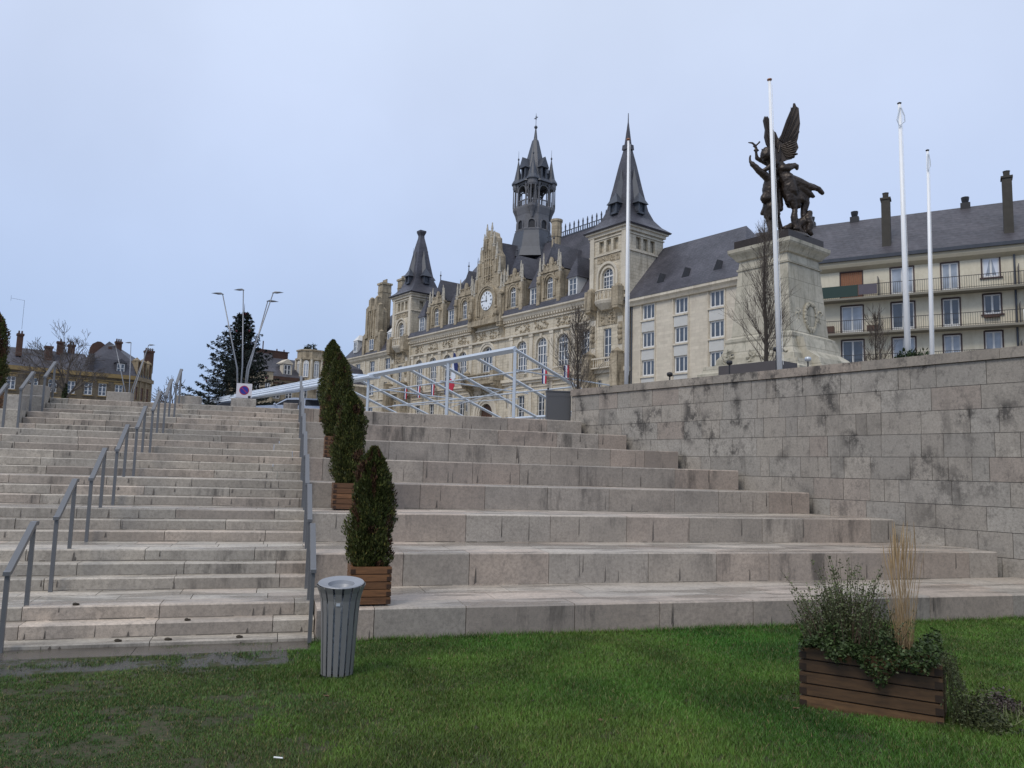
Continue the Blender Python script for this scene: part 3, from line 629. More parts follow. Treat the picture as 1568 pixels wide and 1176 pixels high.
# no parking sign on its stone block
def sign():
    z=3.83; root=thing('parking_sign','square white no parking sign with blue and red disc on a stone block','sign',UV(-1.02,22.32,z),UV_RZ)
    m=MB(); m.box(-.20,.20,-.012,.012,.02,.42); m.build('panel',plain('sign_white',(.62,.60,.64),.5),root)
    m=MB(); n=28
    def disc(r,y0,y1): m.prism_y([(r*math.cos(2*math.pi*j/n),.235+r*math.sin(2*math.pi*j/n)) for j in range(n)],y0,y1)
    disc(.125,-.017,-.011); m.build('red_ring',plain('sign_red',(.35,.02,.06),.5),root); m=MB(); disc(.103,-.021,-.0165); m.build('blue_disc',plain('sign_blue',(.02,.025,.26),.5),root)
    m=MB(); m.M=Matrix.Translation((0,0,.235))@Matrix.Rotation(R_(45),4,'Y'); m.box(-.105,.105,-.024,-.020,-.011,.011); m.build('red_bar',MATS['sign_red'],root)
    m=MB(); m.box(.11,.175,-.016,-.011,.03,.09); m.build('sticker',DARKM,root)
    m=MB(); m.box(-.22,.22,-.05,.05,0,.02); m.build('foot',DARKM,root)
sign()
# flagpoles
def pole(label,x,y,zt,r0,lean=0,kind=0):
    root=thing('flagpole',label,'flagpole',(x,y,4.36 if y<26 else 4.4),0,'white flagpoles'); H=zt-root.location.z
    m=MB(); m.tube([(0,0,-.1),(lean*.5,0,H*.5),(lean,0,H)],[r0,r0*.8,r0*.5],14,cap=True); m.build('pole',WHITEP,root,smooth=True)
    m=MB(); m.lathe([(.01,H-.02),(.04,H),(.065,H+.03),(.065,H+.05),(.03,H+.07),(.01,H+.08)],n=12,cx=lean); m.build('finial',plain('finial_copper',(.30,.15,.09),.4,.6) if kind==0 else DARKM,root,smooth=True)
    m=MB(); m.tube([(r0+.01,-.0,.6),(lean*.5+r0+.01,0,H*.5),(lean+r0*.6+.02,0,H-.1)],.006,4); m.build('halyard',WHITEP,root)
    if kind: 
        m=MB(); s=.1*kind; m.tube([(lean-.02,-.06,H-.12),(lean-s*1.1,-.08,H-.55),(lean-.06,-.08,H-.75),(lean+s,-.08,H-.6),(lean+s*.9,-.08,H-.4),(lean+.02,-.06,H-.14)],.018,6); m.build('rope_loop',FABRIC,root)
pole('white flagpole standing in front of the right tower of the town hall',3.32,22.7,12.08,.060,-.02)
pole('thick white flagpole standing in front of the war memorial statue',6.77,19.7,12.50,.070,-.20)
pole('tall white flagpole left of the pair before the apartment block, rope looped at its top',12.20,24.0,14.11,.092,-.04,1.2)
pole('white flagpole right of the pair before the apartment block',15.08,28.0,14.32,.082,.10,.5)
# dark planter box, spotlights on the terrace edge, grey cabinet
p=WP(6.0,.95); a=WP(7.45,1.0)
def terrace_bits():
    z=4.36; c=WP(8.05-.2,0); 
    A=Vector((6.02,21.3)); B=Vector((7.98,22.5)); root=thing('dark_planter','low dark rectangular planter box on the terrace under the slim bare tree','planter',(7.0,22.3,z),WRZ); m=MB()
    for (x0,x1,y0,y1) in ((-1.0,1.0,-.45,-.40),(-1.0,1.0,.40,.45),(-1.0,-.95,-.40,.40),(.95,1.0,-.40,.40)): m.box(x0,x1,y0,y1,0,.95)
    m.build('walls',plain('dark_planter_grey',(.075,.065,.065),.6),root); m=MB(); m.box(-.95,.95,-.4,.4,.05,.85); m.build('soil',SOIL,root)
    for i,(px,py,dep,lab) in enumerate(((5.82,20.9,5.15,'small dark floodlight on the wall left of the dark planter'),(6.98,20.6,5.50,'small dark floodlight on the wall just left of the thick flagpole'),(7.55,19.9,5.15,'small pale floodlight on the wall right of the thick flagpole'),(4.3,21.3,4.84,'small dark floodlight on the wall at the left foot of the memorial'))):
        root=thing('floodlight',lab,'floodlight',(px,py,4.36),0,'floodlights along the wall top'); h=dep-4.36
        m=MB(); m.tube([(0,0,0),(0,0,h-.06)],.018,6); m.build('stem',DARKM,root); m=MB(); m.lathe([(.02,h-.07),(.07,h-.05),(.085,h),(.07,h+.045),(.02,h+.06)],n=12); m.build('lamp_head',DARKM if i!=2 else ALU,root,smooth=True)
terrace_bits()
def cabinet():
    root=thing('grey_cabinet','plain dark grey metal cabinet standing at the left end of the stone wall','cabinet',(1.44,23.75,3.6),R_(4)); mt=plain('cabinet_grey',(.085,.085,.088),.5,.1,.06,2)
    m=MB(); m.box(-.37,.37,0,.35,.03,.93); m.build('body',mt,root); m=MB(); m.box(-.385,.385,-.02,.37,.93,.965); m.build('lid',mt,root)
    m=MB(); m.box(-.34,.34,-.012,0,.78,.80); m.box(-.34,.34,-.008,0,.08,.775); m.build('door_panel',mt,root)
    m=MB(); m.tube([(-.33,.1,.96),(-.33,.1,1.0)],.012,6); m.ell((-.33,.1,1.03),(.035,.035,.035),8,6); m.build('knob',DARKM,root)
cabinet()
# four armed lamps
def lamp4(label,loc,H,s,seed):
    root=thing('street_lamp',label,'street lamp',loc,0,'slanted multi arm street lamps'); k=s
    arms=[(-1.30,-.6,.93),(-.52,.7,1.0),(.98,.9,.925),(1.70,-.4,.955)]
    m=MB(); m.lathe([(.16*k,0),(.16*k,.04),(.10*k,.08),(.10*k,.3)],n=12); m.build('base',ALU,root)
    for i,(dx,dy,hz) in enumerate(arms):
        b=Vector(((-.06 if dx<0 else .12)*k,.03*dy,.05)); tp=Vector((dx*k,dy*k,H*hz)); m=MB(); mid=b.lerp(tp,.42); mid.x=b.x+(tp.x-b.x)*.14
        m.tube([b,mid,tp],[.06*k,.048*k,.030*k],8); o=m.build('arm',plain('lamp_arm_grey',(.22,.23,.25),.4,.4) if 'lamp_arm_grey' not in MATS else MATS['lamp_arm_grey'],root,smooth=True)
        sx=-1 if dx<0 else 1; m=MB(); m.M=Matrix.Translation(tp)@Matrix.Scale(.8,4)@Matrix.Rotation(math.atan2(dy*.3,sx),4,'Z')
        m.add([(-.10*k,-.05*k,-.02*k),(-.10*k,.05*k,-.02*k),(.42*k,-.17*k,.0),(.42*k,.17*k,.0),(.85*k,0,.01*k),(.12*k,0,.11*k),(.5*k,0,.09*k),(.3*k,0,-.07*k)],
              [(0,2,7),(0,7,1),(1,7,3),(7,2,4),(7,4,3),(0,5,6,2),(1,3,6,5),(2,6,4),(3,4,6),(0,1,5)]); m.build('lamp_head',plain('lamp_grey',(.10,.11,.13),.45,.3) if 'lamp_grey' not in MATS else MATS['lamp_grey'],root)
lamp4('tall street lamp with four splayed arms before the christmas tree, behind the no parking sign',(-15.55,45,4.4),7.95,.95,1)
lamp4('distant street lamp with four splayed arms in front of the old slate roofed house',(-34.2,70,5.4),7.4,.95,2)
def lamp_edge():
    root=thing('curved_lamp','dark curved lantern arm cut by the left edge of the photo','street lamp',(-13.40,18.6,3.4),0); m=MB(); m.tube([(-.55,0,0),(-.55,0,3.2),(-.40,0,3.52),(-.15,0,3.6),(.06,0,3.5)],[.05,.04,.03,.03,.025],8); m.build('pole',DARKM,root,smooth=True)
    m=MB(); m.lathe([(.02,3.52),(.12,3.45),(.16,3.36),(.15,3.34),(.02,3.36)],cx=.06,n=12); m.build('lamp_head',DARKM,root,smooth=True)
lamp_edge()
# marquee frame
AZB=-37.0
def tent():
    org=Vector((.09,30.0,3.85)); D=Vector((math.sin(R_(AZB)),math.cos(R_(AZB)),0)); rz=math.atan2(-D.y,-D.x)
    # local x: along the ridge, positive to the right / near end; local y: away from the viewer
    root=thing('marquee_frame','bare white metal marquee frame with bundled roof sheets before the town hall','marquee frame',org,rz)
    zr=2.93; half=5.6; drop=2.05; bay=2.77
    def b(name,pts,r,mat=ALU,n=4): m=MB(); m.tube(pts,r,n); return m.build(name,mat,root)
    ex=D; 
    # ridge and front (viewer side, -y) slopes go down towards the right in the picture = local +y is away; the visible rafters fall on the far side
    b('ridge_beam',[(0,0,zr),(-12.4,0,zr-.02)],.13)
    for i in range(0,7):
        x=-i*bay; b('rafter',[(x,.0,zr-.02),(x,half,zr-drop)],.072)
        b('rafter',[(x,.0,zr-.02),(x,-half,zr-drop)],.085) if False else None
    for i in (0,2,4):
        x=-i*bay; b('tie_bar',[(x,.1,zr-.80),(x,half*.9,zr-.95)],.035,ALU,6)
    for x in (0,-4.78,-12.3): b('post',[(x,0,-.3),(x,0,zr-.1)],.08)
    for y,zz in ((1.3,.62),(2.9,1.22),(half,drop)): b('purlin',[(0,y,zr-zz),(-15,y,zr-zz)],.035 if y<half else .08)
    for x in (0,-bay*2,-bay*4,-bay*6): b('eave_post',[(x,half,-.2),(x,half,zr-drop)],.08)
    b('cross_cable',[(0,.2,zr-1.9),(-14,.2,zr-1.6)],.018,ALU,5); b('cross_cable',[(0,.2,zr-1.35),(-4.8,.2,zr-2.0)],.018,ALU,5)
    # folded roof canvas lying along the far part of the ridge
    m=MB(); r=random.Random(2)
    for j,(zz,t,w_) in enumerate(((-.12,.08,.30),(.03,.08,.28),(.15,.07,.25),(.26,.05,.20))):
        x=-11.9-j*1.1+r.uniform(-.3,.3)
        while x>-52:
            L=r.uniform(2.4,2.8); m.prism_x([(-w_,zr+zz-t),(w_,zr+zz-t),(w_*1.1,zr+zz),(w_,zr+zz+t),(-w_,zr+zz+t*.8),(-w_*1.15,zr+zz)],x-L+.03,x); x-=L
    m.build('folded_canvas',FABRIC,root)
tent()
# car
def car(label,loc,rz,col,L=4.35):
    root=thing('parked_car',label,'car',loc,rz); W=.88; hl=L/2
    pm=plain('car_paint_'+label.split()[0],col,.25,.3,.04,1)
    lower=[(-hl,.35),(-hl+.05,.25),(hl-.05,.25),(hl,.4),(hl,.72),(hl-.15,.90),(hl-1.25,1.0),(-hl+.35,1.02),(-hl+.02,.86)]
    m=MB(); m.prism_y(lower,-W,W); m.build('body',pm,root)
    cab=[(-hl+.25,1.0),(hl-1.28,.99),(hl-1.95,1.42),(hl-2.4,1.50),(-hl+.75,1.48),(-hl+.42,1.32)]
    m=MB(); top=[(x,z) for x,z in cab]; n=len(top); vs=[(x,-W+(.14 if z>1.2 else .03),z) for x,z in top]+[(x,W-(.14 if z>1.2 else .03),z) for x,z in top]
    m.add(vs,[tuple(range(n)),tuple(range(n,2*n))[::-1]]+[(i,n+i,n+(i+1)%n,(i+1)%n) for i in range(n)]); m.build('cabin',pm,root)
    gd=BLACKG
    for s in (-1,1):
        for pts in (((-hl+.62,1.06),(-hl+1.62,1.05),(-hl+1.62,1.40),(-hl+.86,1.40),(-hl+.60,1.28)),((-hl+1.72,1.05),(hl-1.45,1.04),(hl-2.02,1.36),(-hl+1.72,1.40))):
            m=MB(); f=lambda z: W-.03-(z-1.0)/.42*.11+.03
            vs=[(x,s*f(z),z) for x,z in pts]; m.add(vs,[tuple(range(len(vs)))]); m.add([(x,s*(f(z)-.02),z) for x,z in pts],[tuple(range(len(vs)))]); m.build('side_window',gd,root)
        for x in (-hl+.78,hl-.85):
            m=MB(); m.M=Matrix.Translation((x,s*(W-.10),.32))@Matrix.Rotation(R_(90),4,'X'); m.lathe([(.20,-.1),(.32,-.1),(.32,.1),(.20,.1)],n=18); w_=m.build('wheel',DARKM,root); m=MB(); m.M=Matrix.Translation((x,s*(W-.09),.32))@Matrix.Rotation(R_(90),4,'X'); m.lathe([(.03,-.1),(.2,-.1),(.2,.1),(.03,.1)],n=10); m.build('rim',ALU,w_,loc=(0,0,0))
        m=MB(); m.ell((hl-1.35,s*(W+.10),1.05),(.08,.10,.07),8,5); m.build('mirror',pm,root)
        m=MB(); m.box(hl-.10,hl+.012,s*.52-.2,s*.52+.2,.62,.76); m.build('headlight',ALU,root); m=MB(); m.box(-hl-.01,-hl+.08,s*.62-.12,s*.62+.12,.75,.95); m.build('tail_light',plain('tail_red',(.3,.01,.01),.3) if 'tail_red' not in MATS else MATS['tail_red'],root)
    m=MB(); y=W-.12; m.add([(hl-1.33,-y,1.03),(hl-1.33,y,1.03),(hl-1.92,y-.05,1.43),(hl-1.92,-y+.05,1.43)],[(0,1,2,3)]); 
    m.M=Matrix.Translation((.02,0,.012)); m.add([(hl-1.33,-y,1.03),(hl-1.33,y,1.03),(hl-1.92,y-.05,1.43),(hl-1.92,-y+.05,1.43)],[(0,1,2,3)]); m.build('windscreen',gd,root)
    return root
car('silver hatchback parked behind the stair top left of the conifer row',(-13.1,47.3,4.62),R_(189),(.42,.46,.54),4.7)
car('dark car parked behind the stair top between lamp and silver car',(-19.0,52.5,4.72),R_(188),(.04,.05,.07))
def rubbish(name,label,u,v,pts,r,mat):
    m=MB(); m.tube(pts,r,6); o=m.build(name,mat); p=UV(u,v,gz(v)+.012); o.location=p; tag(o,label,name.replace('_',' '))
rubbish('cigarette_end','small white cigarette end lying in the grass at the bottom edge',.10,5.30,[(-.03,.01,.012),(.03,-.01,.016)],.005,WHITEP)

def litter():
    r=random.Random(19); mt=[plain('leaf_brown',(.10,.055,.022),.7),plain('leaf_dark',(.035,.026,.015),.8)]
    for i in range(22):
        u=r.uniform(-2.5,8); v=r.uniform(5.2,9.2); p=UV(u,v,gz(v)+.022); m=MB(); s=r.uniform(.018,.034); a=r.uniform(0,6.28)
        m.M=Matrix.Rotation(a,4,'Z')@Matrix.Rotation(r.uniform(-.5,.5),4,'X'); m.add([(-s,0,0),(-s*.3,-s*.5,.006),(s*.5,-s*.35,.002),(s*1.2,0,.012),(s*.4,s*.4,.004),(-s*.4,s*.45,.010),(0,0,-.004)],[(0,1,6),(1,2,6),(2,3,6),(3,4,6),(4,5,6),(5,0,6)]); m.M=None
        o=m.build('fallen_leaf',mt[i%2]); o.location=p; tag(o,'small dry brown leaf lying on the lawn, one of many alike','leaf','fallen leaves on the lawn')
    for i,(u,z,v) in enumerate(((-1.55,.15,V1+.05),(-1.05,.15,V1+.04),(-.32,.15,V1+.06),(-2.1,.45,V1+.60),(-.9,.30,V1+.33))):
        m=MB(); m.ell((0,0,.012),(r.uniform(.02,.04),.02,.02),8,5); m.ell((.025,.01,.01),(.02,.015,.014),7,4); o=m.build('moss_clump',mt[1]); o.location=UV(u,v,z); tag(o,'small dark moss clump on the edge of the lowest steps','moss','moss clumps on the lowest steps')
litter()
# ================================================================== TOWN HALL
HX=math.radians(90+37.6)  # azimuth of local +x
TH=Vector((13.656,92.0,0)); HRZ=math.atan2(-.79229,.61015)
def arcpts(cx,zs,r,n=10,rz=None): rz=rz or r; return [(cx+r*math.cos(math.pi*i/n),zs+rz*math.sin(math.pi*i/n)) for i in range(n+1)]
def wallf(m,x0,x1,z0,z1,holes,y=0,th=.35):
    """front wall face at y with reveals; holes (xa,xb,za,zb,arch)"""
    xs=sorted({x0,x1,*[h[0] for h in holes],*[h[1] for h in holes]}); top=lambda h:h[3]+((h[1]-h[0])/2 if h[4] else 0)
    zs=sorted({z0,z1,*[h[2] for h in holes],*[top(h) for h in holes]})
    for i in range(len(xs)-1):
        for j in range(len(zs)-1):
            a,b,c,d=xs[i],xs[i+1],zs[j],zs[j+1]; mx_,mz=(a+b)/2,(c+d)/2
            if any(h[0]<mx_<h[1] and h[2]<mz<top(h) for h in holes): continue
            m.add([(a,y,c),(b,y,c),(b,y,d),(a,y,d)],[(0,1,2,3)])
    for h in holes:
        xa,xb,za,zb,ar=h[:5]; q=[(xb,zb)]+([] if not ar else arcpts((xa+xb)/2,zb,(xb-xa)/2)[1:-1])+[(xa,zb)]
        ring=[(xa,za),(xb,za)]+q
        for i in range(len(ring)):
            (a,c),(b,d)=ring[i],ring[(i+1)%len(ring)]; m.add([(a,y,c),(a,y+th,c),(b,y+th,d),(b,y,d)],[(0,1,2,3)])
        if ar:
            t=top(h)
            for i in range(len(q)-1):
                (a,c),(b,d)=q[i],q[i+1]; m.add([(a,y,c),(a,y,t),(b,y,t),(b,y,d)],[(0,1,2,3)])
WC={}
def window(root,x,z0,z1,w,arch=False,y=.22,nx=2,nz=3,M=None,g=None,fm=None,name='window',fr=.07,zr=None):
    """frame with bars (window) and its glass (pane); z1 is the spring line when arched"""
    g=g or GLASS; fm=fm or WINF; key=(round(z1-z0,3),round(w,3),arch,nx,nz,g.name,fm.name,fr)
    if key not in WC:
        h=z1-z0; m=MB(); hw=w/2; t=.05
        for a,b in ((-hw,-hw+fr),(hw-fr,hw)): m.box(a,b,-t,t,0,h)
        m.box(-hw+fr,hw-fr,-t,t,0,fr*1.3)
        if not arch: m.box(-hw+fr,hw-fr,-t,t,h-fr,h)
        else:
            o=arcpts(0,h,hw); i_=arcpts(0,h,hw-fr)
            for k in range(len(o)-1): m.prism_y([o[k],o[k+1],i_[k+1],i_[k]],-t,t)
            m.box(-hw+fr,hw-fr,-t-.03,t,h-.09,h+.09)
        for k in range(1,nx):
            x_=-hw+w*k/nx; e_=h if not arch else h+math.sqrt(max(0,(hw-fr/2)**2-x_**2)); b_=fr*.75 if (nx%2==0 and k==nx//2) else fr*.38; m.box(x_-b_,x_+b_,-t+.012,t-.012,fr,e_)
        for k in range(1,nz): z_=h*k/nz; m.box(-hw+fr,hw-fr,-t+.02,t-.02,z_-fr*.3,z_+fr*.3)
        if arch: m.box(-hw*.72,hw*.72,-t+.02,t-.02,h+hw*.5-fr*.3,h+hw*.5+fr*.3)
        me=m.mesh('window',fm); m=MB(); pts=[(-hw+.01,.01),(hw-.01,.01)]+([(hw-.01,h-.01),(-hw+.01,h-.01)] if not arch else arcpts(0,h,hw-.01)); m.prism_y(pts,-.012,.012); WC[key]=(me,m.mesh('pane',g))
    me,pn=WC[key]; o=bpy.data.objects.new(name,me); C.objects.link(o); o.parent=root; base=Matrix.Translation((0,0,-root.location.z if root.get('absz') else 0))@(M or Matrix.Identity(4))@Matrix.Translation((x,y,z0))
    o.matrix_local=base; p=bpy.data.objects.new('pane',pn); C.objects.link(p); p.parent=o; return o
def ring(m,cx,zs,r0,r1,y0,y1,n=12,leg=0,keym=False):
    o=arcpts(cx,zs,r1,n); i_=arcpts(cx,zs,r0,n)
    for k in range(n): m.prism_y([o[k],o[k+1],i_[k+1],i_[k]],y0,y1)
    if leg:
        for s in (-1,1): m.box(min(cx+s*r0,cx+s*r1),max(cx+s*r0,cx+s*r1),y0,y1,zs-leg,zs)
def pinn(m,x,y,z,h,w=.34): # gothic pinnacle
    m.lathe([(w,z-.5),(w,z),(w*1.25,z+.06),(w*1.25,z+.18),(w*.8,z+.22),(w*.62,z+h*.5),(w*.75,z+h*.55),(w*.28,z+h*.9),(w*.42,z+h*.93),(.03,z+h)],cx=x,cy=y,n=6)
def relief(m,x0,x1,z0,z1,y,seed,d=.14,n=None,s=1):
    """carved foliage panel: many small bosses and curls in low relief"""
    r=random.Random(seed); n=n or int((x1-x0)*(z1-z0)*7)
    for i in range(n):
        x=r.uniform(x0+.12,x1-.12); z=r.uniform(z0+.1,z1-.1); a=r.uniform(0,3.14); q=r.uniform(.10,.24)*s
        if i%2: m.ell((x,y,z),(q*.8,d*r.uniform(.6,1.2),q*.6),6,4)
        else:
            p=[(x+q*1.3*math.cos(a+t)*(1-t*.18),y-.02,z+q*1.3*math.sin(a+t)*(1-t*.18)) for t in (0,.8,1.6,2.4,3.2)]; m.tube(p,[.07*s,.08*s,.07*s,.05*s,.03*s],4,cap=True)
def balusters(m,x0,x1,z0,z1,y,n,w=.09):
    for i in range(n):
        x=x0+(x1-x0)*(i+.5)/n; h=z1-z0; m.lathe([(w*.6,z0),(w,z0+h*.3),(w*.45,z0+h*.62),(w*.8,z0+h*.9),(w*.8,z1)],cx=x,cy=y,n=6)
def hiproof(m,x0,x1,y0,y1,z0,z1,rx0,rx1,ry,th=0): # eave rectangle to ridge
    m.add([(x0,y0,z0),(x1,y0,z0),(x1,y1,z0),(x0,y1,z0),(rx0,ry,z1),(rx1,ry,z1)],[(0,1,5,4),(1,2,5),(2,3,4,5),(3,0,4),(3,2,1,0)])
def consol(m,x0,x1,z0,z1,d,y=0): # curved bracket
    p=[(y,z0)]+[(y-d*(1-math.cos(t*math.pi/2)),z0+(z1-z0)*math.sin(t*math.pi/2)*.85) for t in (.25,.5,.75,1)]+[(y-d,z1),(y,z1)]
    m.prism_x(p[::-1],x0,x1)
GREYST=plain('grey_pinnacle_stone',(.42,.39,.33),.85,0,.3,3,.4)
def townhall():
    zb=6.2; root=thing('town_hall','ornate pale stone town hall with clock gable, two corner towers and an openwork lantern','town hall',(TH.x,TH.y,zb),HRZ,None,True)
    B=lambda m,n,mat,par=None: m.build(n,mat,par or root)
    AW=[-7.4,-11.7,-16.0,-20.3,-34.9,-39.2,-43.5,-47.8]; CX=-28.4
    # ---- main front
    holes=[(x-1.12,x+1.12,15.6,19.15,1) for x in AW]+[(CX-1.45,CX+1.45,15.6,18.9,1)]
    holes+=[(x-.75,x+.75,8.2,12.6,0) for x in AW]+[(CX-1.6,CX+1.6,6.2,10.3,1)]
    holes+=[(CX+s*5.2-.45,CX+s*5.2+.45,11.0,13.2,0) for s in (-1,1)]+[(CX+s*5.2-.45,CX+s*5.2+.45,7.6,9.8,0) for s in (-1,1)]
    m=MB(); wallf(m,-51,-6.4,5.8,23.6,holes,0,.45); m.box(-51,-6.4,1.2,16,5.8,23.6); B(m,'wall',TOWN)
    for x in AW:
        window(root,x,15.6,19.15,2.24,True,.3,4,3,fr=.14); window(root,x,8.2,12.6,1.5,False,.3,2,4,fr=.09)
    window(root,CX,15.6,18.9,2.9,True,.3,4,3,fr=.15)
    for s in (-1,1):
        for a,b in ((11.0,13.2),(7.6,9.8)): window(root,CX+s*5.2,a,b,.9,False,.3,2,2,fr=.08)
    m=MB(); m.prism_y([(CX-1.6,6.2),(CX+1.6,6.2)]+arcpts(CX,10.3,1.6),.3,.4); o=B(m,'door',plain('dark_oak',(.05,.025,.016),.5)); 
    m=MB()
    for k in range(-3,4): m.box(CX+k*.42-.03,CX+k*.42+.03,.26,.3,6.2,10.2)
    B(m,'door_bars',SHUT,o)
    for x in AW:
        m=MB(); ring(m,x,19.15,1.13,1.38,-.12,.02,10,1.6); m.prism_y([(x-.16,20.15),(x+.16,20.15),(x+.24,20.75),(x-.24,20.75)],-.28,.0); B(m,'arch_moulding',TRIM)
    m=MB()
    for r0,r1,d in ((1.62,1.95,-.10),(1.95,2.4,-.22),(2.4,2.9,-.34)): ring(m,CX,10.3,r0,r1,d,.02,14,4.0)
    B(m,'door_arch',TRIM); m=MB()
    ring(m,CX,18.9,1.46,1.85,-.16,.02,12,2.6); ring(m,CX,18.9,1.85,2.15,-.26,.02,12,2.6)
    B(m,'arch_moulding',TRIM)
    # pilasters, string courses, frieze, cornice
    for x in [-9.55,-13.85,-18.15,-22.6,-34.2+1.6,-37.05,-41.35,-45.65,-49.9]:
        m=MB(); m.box(x-.34,x+.34,-.20,.02,15.0,20.9); m.box(x-.42,x+.42,-.28,.0,20.55,20.95); m.box(x-.3,x+.3,-.16,.02,6.2,14.3); m.box(x-.36,x+.36,-.22,.0,14.2,15.05); B(m,'pilaster',TRIM)
    m=MB(); 
    for z0,z1,d in ((14.2,14.55,.30),(14.55,14.95,.55),(20.95,21.2,.34),(22.75,22.95,.22),(13.6,13.75,.12),(6.0,6.9,.2)): m.box(-50.9,-6.45,-d,.03,z0,z1)
    B(m,'string_courses',TRIM)
    m=MB()
    for a,b in ((-50.9,-32.6),(-24.4,-6.4)):
        m.prism_x([(.03,22.95),(.03,24.15),(-.78,24.15),(-.78,23.95),(-.55,23.8),(-.42,23.45),(-.15,23.2)],a,b)
        x=a+.2
        while x<b-.3: m.box(x,x+.22,-.48,-.1,23.1,23.35); x+=.55
    B(m,'cornice',TRIM)
    m=MB()
    for i,x in enumerate(AW): relief(m,x-1.65,x+1.65,21.25,22.7,-.03,40+i)
    for s in (-1,1): relief(m,CX+s*1.9-1.5,CX+s*1.9+1.5,21.25,22.7,-.03,70+s)
    relief(m,CX-2.2,CX+2.2,12.9,14.1,-.1,3)
    B(m,'carved_frieze',TOWND)
    # little balconies with balusters under the arched windows
    for x in AW:
        m=MB(); m.box(x-1.25,x+1.25,-.62,-.3,14.95,15.05); balusters(m,x-1.15,x+1.15,15.05,15.75,-.45,9,.08); m.box(x-1.3,x+1.3,-.60,-.30,15.75,15.92); B(m,'window_balustrade',TRIM)
    m=MB(); m.box(CX-4.0,CX+4.0,-1.9,.03,14.55,14.95); balusters(m,CX-3.3,CX+3.3,14.95,15.95,-1.72,20,.10); m.box(CX-3.4,CX+3.4,-1.86,-1.56,15.95,16.15)
    for s in (-1,1): m.box(CX+s*3.65-.42,CX+s*3.65+.42,-1.95,-.2,14.95,16.35); consol(m,CX+s*3.6-.4,CX+s*3.6+.4,12.6,14.55,1.7); m.lathe([(.5,16.35),(.55,16.5),(.3,16.75),(.05,17.0)],cx=CX+s*3.65,cy=-1.1,n=8)
    B(m,'central_balcony',TOWND)
    # ---- clock gable
    m=MB(); out_=[(3.95,24.2),(3.95,27.6),(3.35,28.3),(3.2,30.6),(2.45,31.6),(2.3,33.7),(1.55,34.7),(1.35,36.6),(.9,37.0),(.75,37.5),(0,37.9)]
    m.prism_y([(CX+x,z) for x,z in out_]+[(CX-x,z) for x,z in out_[::-1][1:]],-.45,1.0)
    m.box(CX-4.1,CX+4.1,-1.0,1.0,23.5,24.3); 
    for s in (-1,1):
        m.box(CX+s*3.6-.45,CX+s*3.6+.45,-.95,.3,22.9,27.5); consol(m,CX+s*3.6-.4,CX+s*3.6+.4,20.9,23.5,.95)
        m.lathe([(.42,27.5),(.5,27.6),(.5,27.9),(.2,28.3)],cx=CX+s*3.6,cy=-.5,n=6)
        m.ell((CX+s*3.3,-1.15,24.95),(.30,.35,.55),8,6); m.ell((CX+s*3.3,-1.3,25.7),(.2,.22,.25),8,5); m.ell((CX+s*3.7,-1.0,25.1),(.22,.3,.7),8,6)
        for x,z,h in ((3.3,28.6,2.3),(2.75,31.0,2.4),(2.0,33.4,2.3),(1.25,35.4,2.2),(.62,36.9,2.1)): pq=MB(); pinn(pq,CX+s*x,-.35,z,h,.26); B(pq,'pinnacle',GREYST); m.box(CX+s*x-.22,CX+s*x+.22,-.6,.0,z-2.2,z-.3)
    B(m,'gable',TOWND)
    m=MB(); ring(m,CX,27.2,1.75,2.0,-.62,-.44,16,2.2); ring(m,CX,27.2,2.05,2.35,-.74,-.44,16,2.2)
    for z in (30.9,32.2,33.4): m.box(CX-1.15,CX+1.15,-.58,-.44,z,z+.14)
    for x in (-.85,-.28,.28,.85):
        m.box(CX+x-.09,CX+x+.09,-.62,-.44,30.3,36.4)
    relief(m,CX-1.4,CX+1.4,29.6,31.0,-.47,8,.2,16); relief(m,CX-.9,CX+.9,33.6,36.6,-.5,9,.16,18); relief(m,CX-3.1,CX+3.1,24.4,24.9,-.47,10,.12,14)
    B(m,'gable_tracery',TOWND)
    m=MB(); N=32; c=lambda r,y0,y1:m.prism_y([(CX+r*math.cos(2*math.pi*j/N),27.15+r*math.sin(2*math.pi*j/N)) for j in range(N)],y0,y1)
    c(1.42,-.56,-.44); o=B(m,'clock_face',plain('clock_white',(.72,.76,.80),.4,0,.03))
    m=MB()
    for k in range(60):
        a=2*math.pi*k/60; 
        if k%5==0:
            for q in ((-.055,.055) if k%15 else (-.09,0,.09)): 
                cx_,cz_=math.sin(a),math.cos(a); p0=(CX+1.0*cx_+q*cz_,-.58,27.15+1.0*cz_-q*cx_); p1=(CX+1.30*cx_+q*cz_,-.58,27.15+1.30*cz_-q*cx_); m.tube([p0,p1],.028,4)
        else: m.box(CX+1.36*math.sin(a)-.012,CX+1.36*math.sin(a)+.012,-.575,-.56,27.15+1.36*math.cos(a)-.012,27.15+1.36*math.cos(a)+.012)
    B(m,'hour_marks',DARKM,o)
    m=MB(); m.tube([(CX+.18,-.62,27.13),(CX-1.12,-.62,27.20)],[.045,.03],4); B(m,'minute_hand',DARKM,o)
    m=MB(); m.tube([(CX+.0,-.62,26.98),(CX-.04,-.62,27.95)],[.06,.045],4); B(m,'hour_hand',DARKM,o)
    for a,b in ((-50.9,-32.7),(-24.1,-6.4)):
        m=MB(); m.prism_x([(-.72,24.15),(-.42,25.0),(-.30,25.0),(-.30,24.15)][::-1],a,b); B(m,'roof_edge',SLATE)
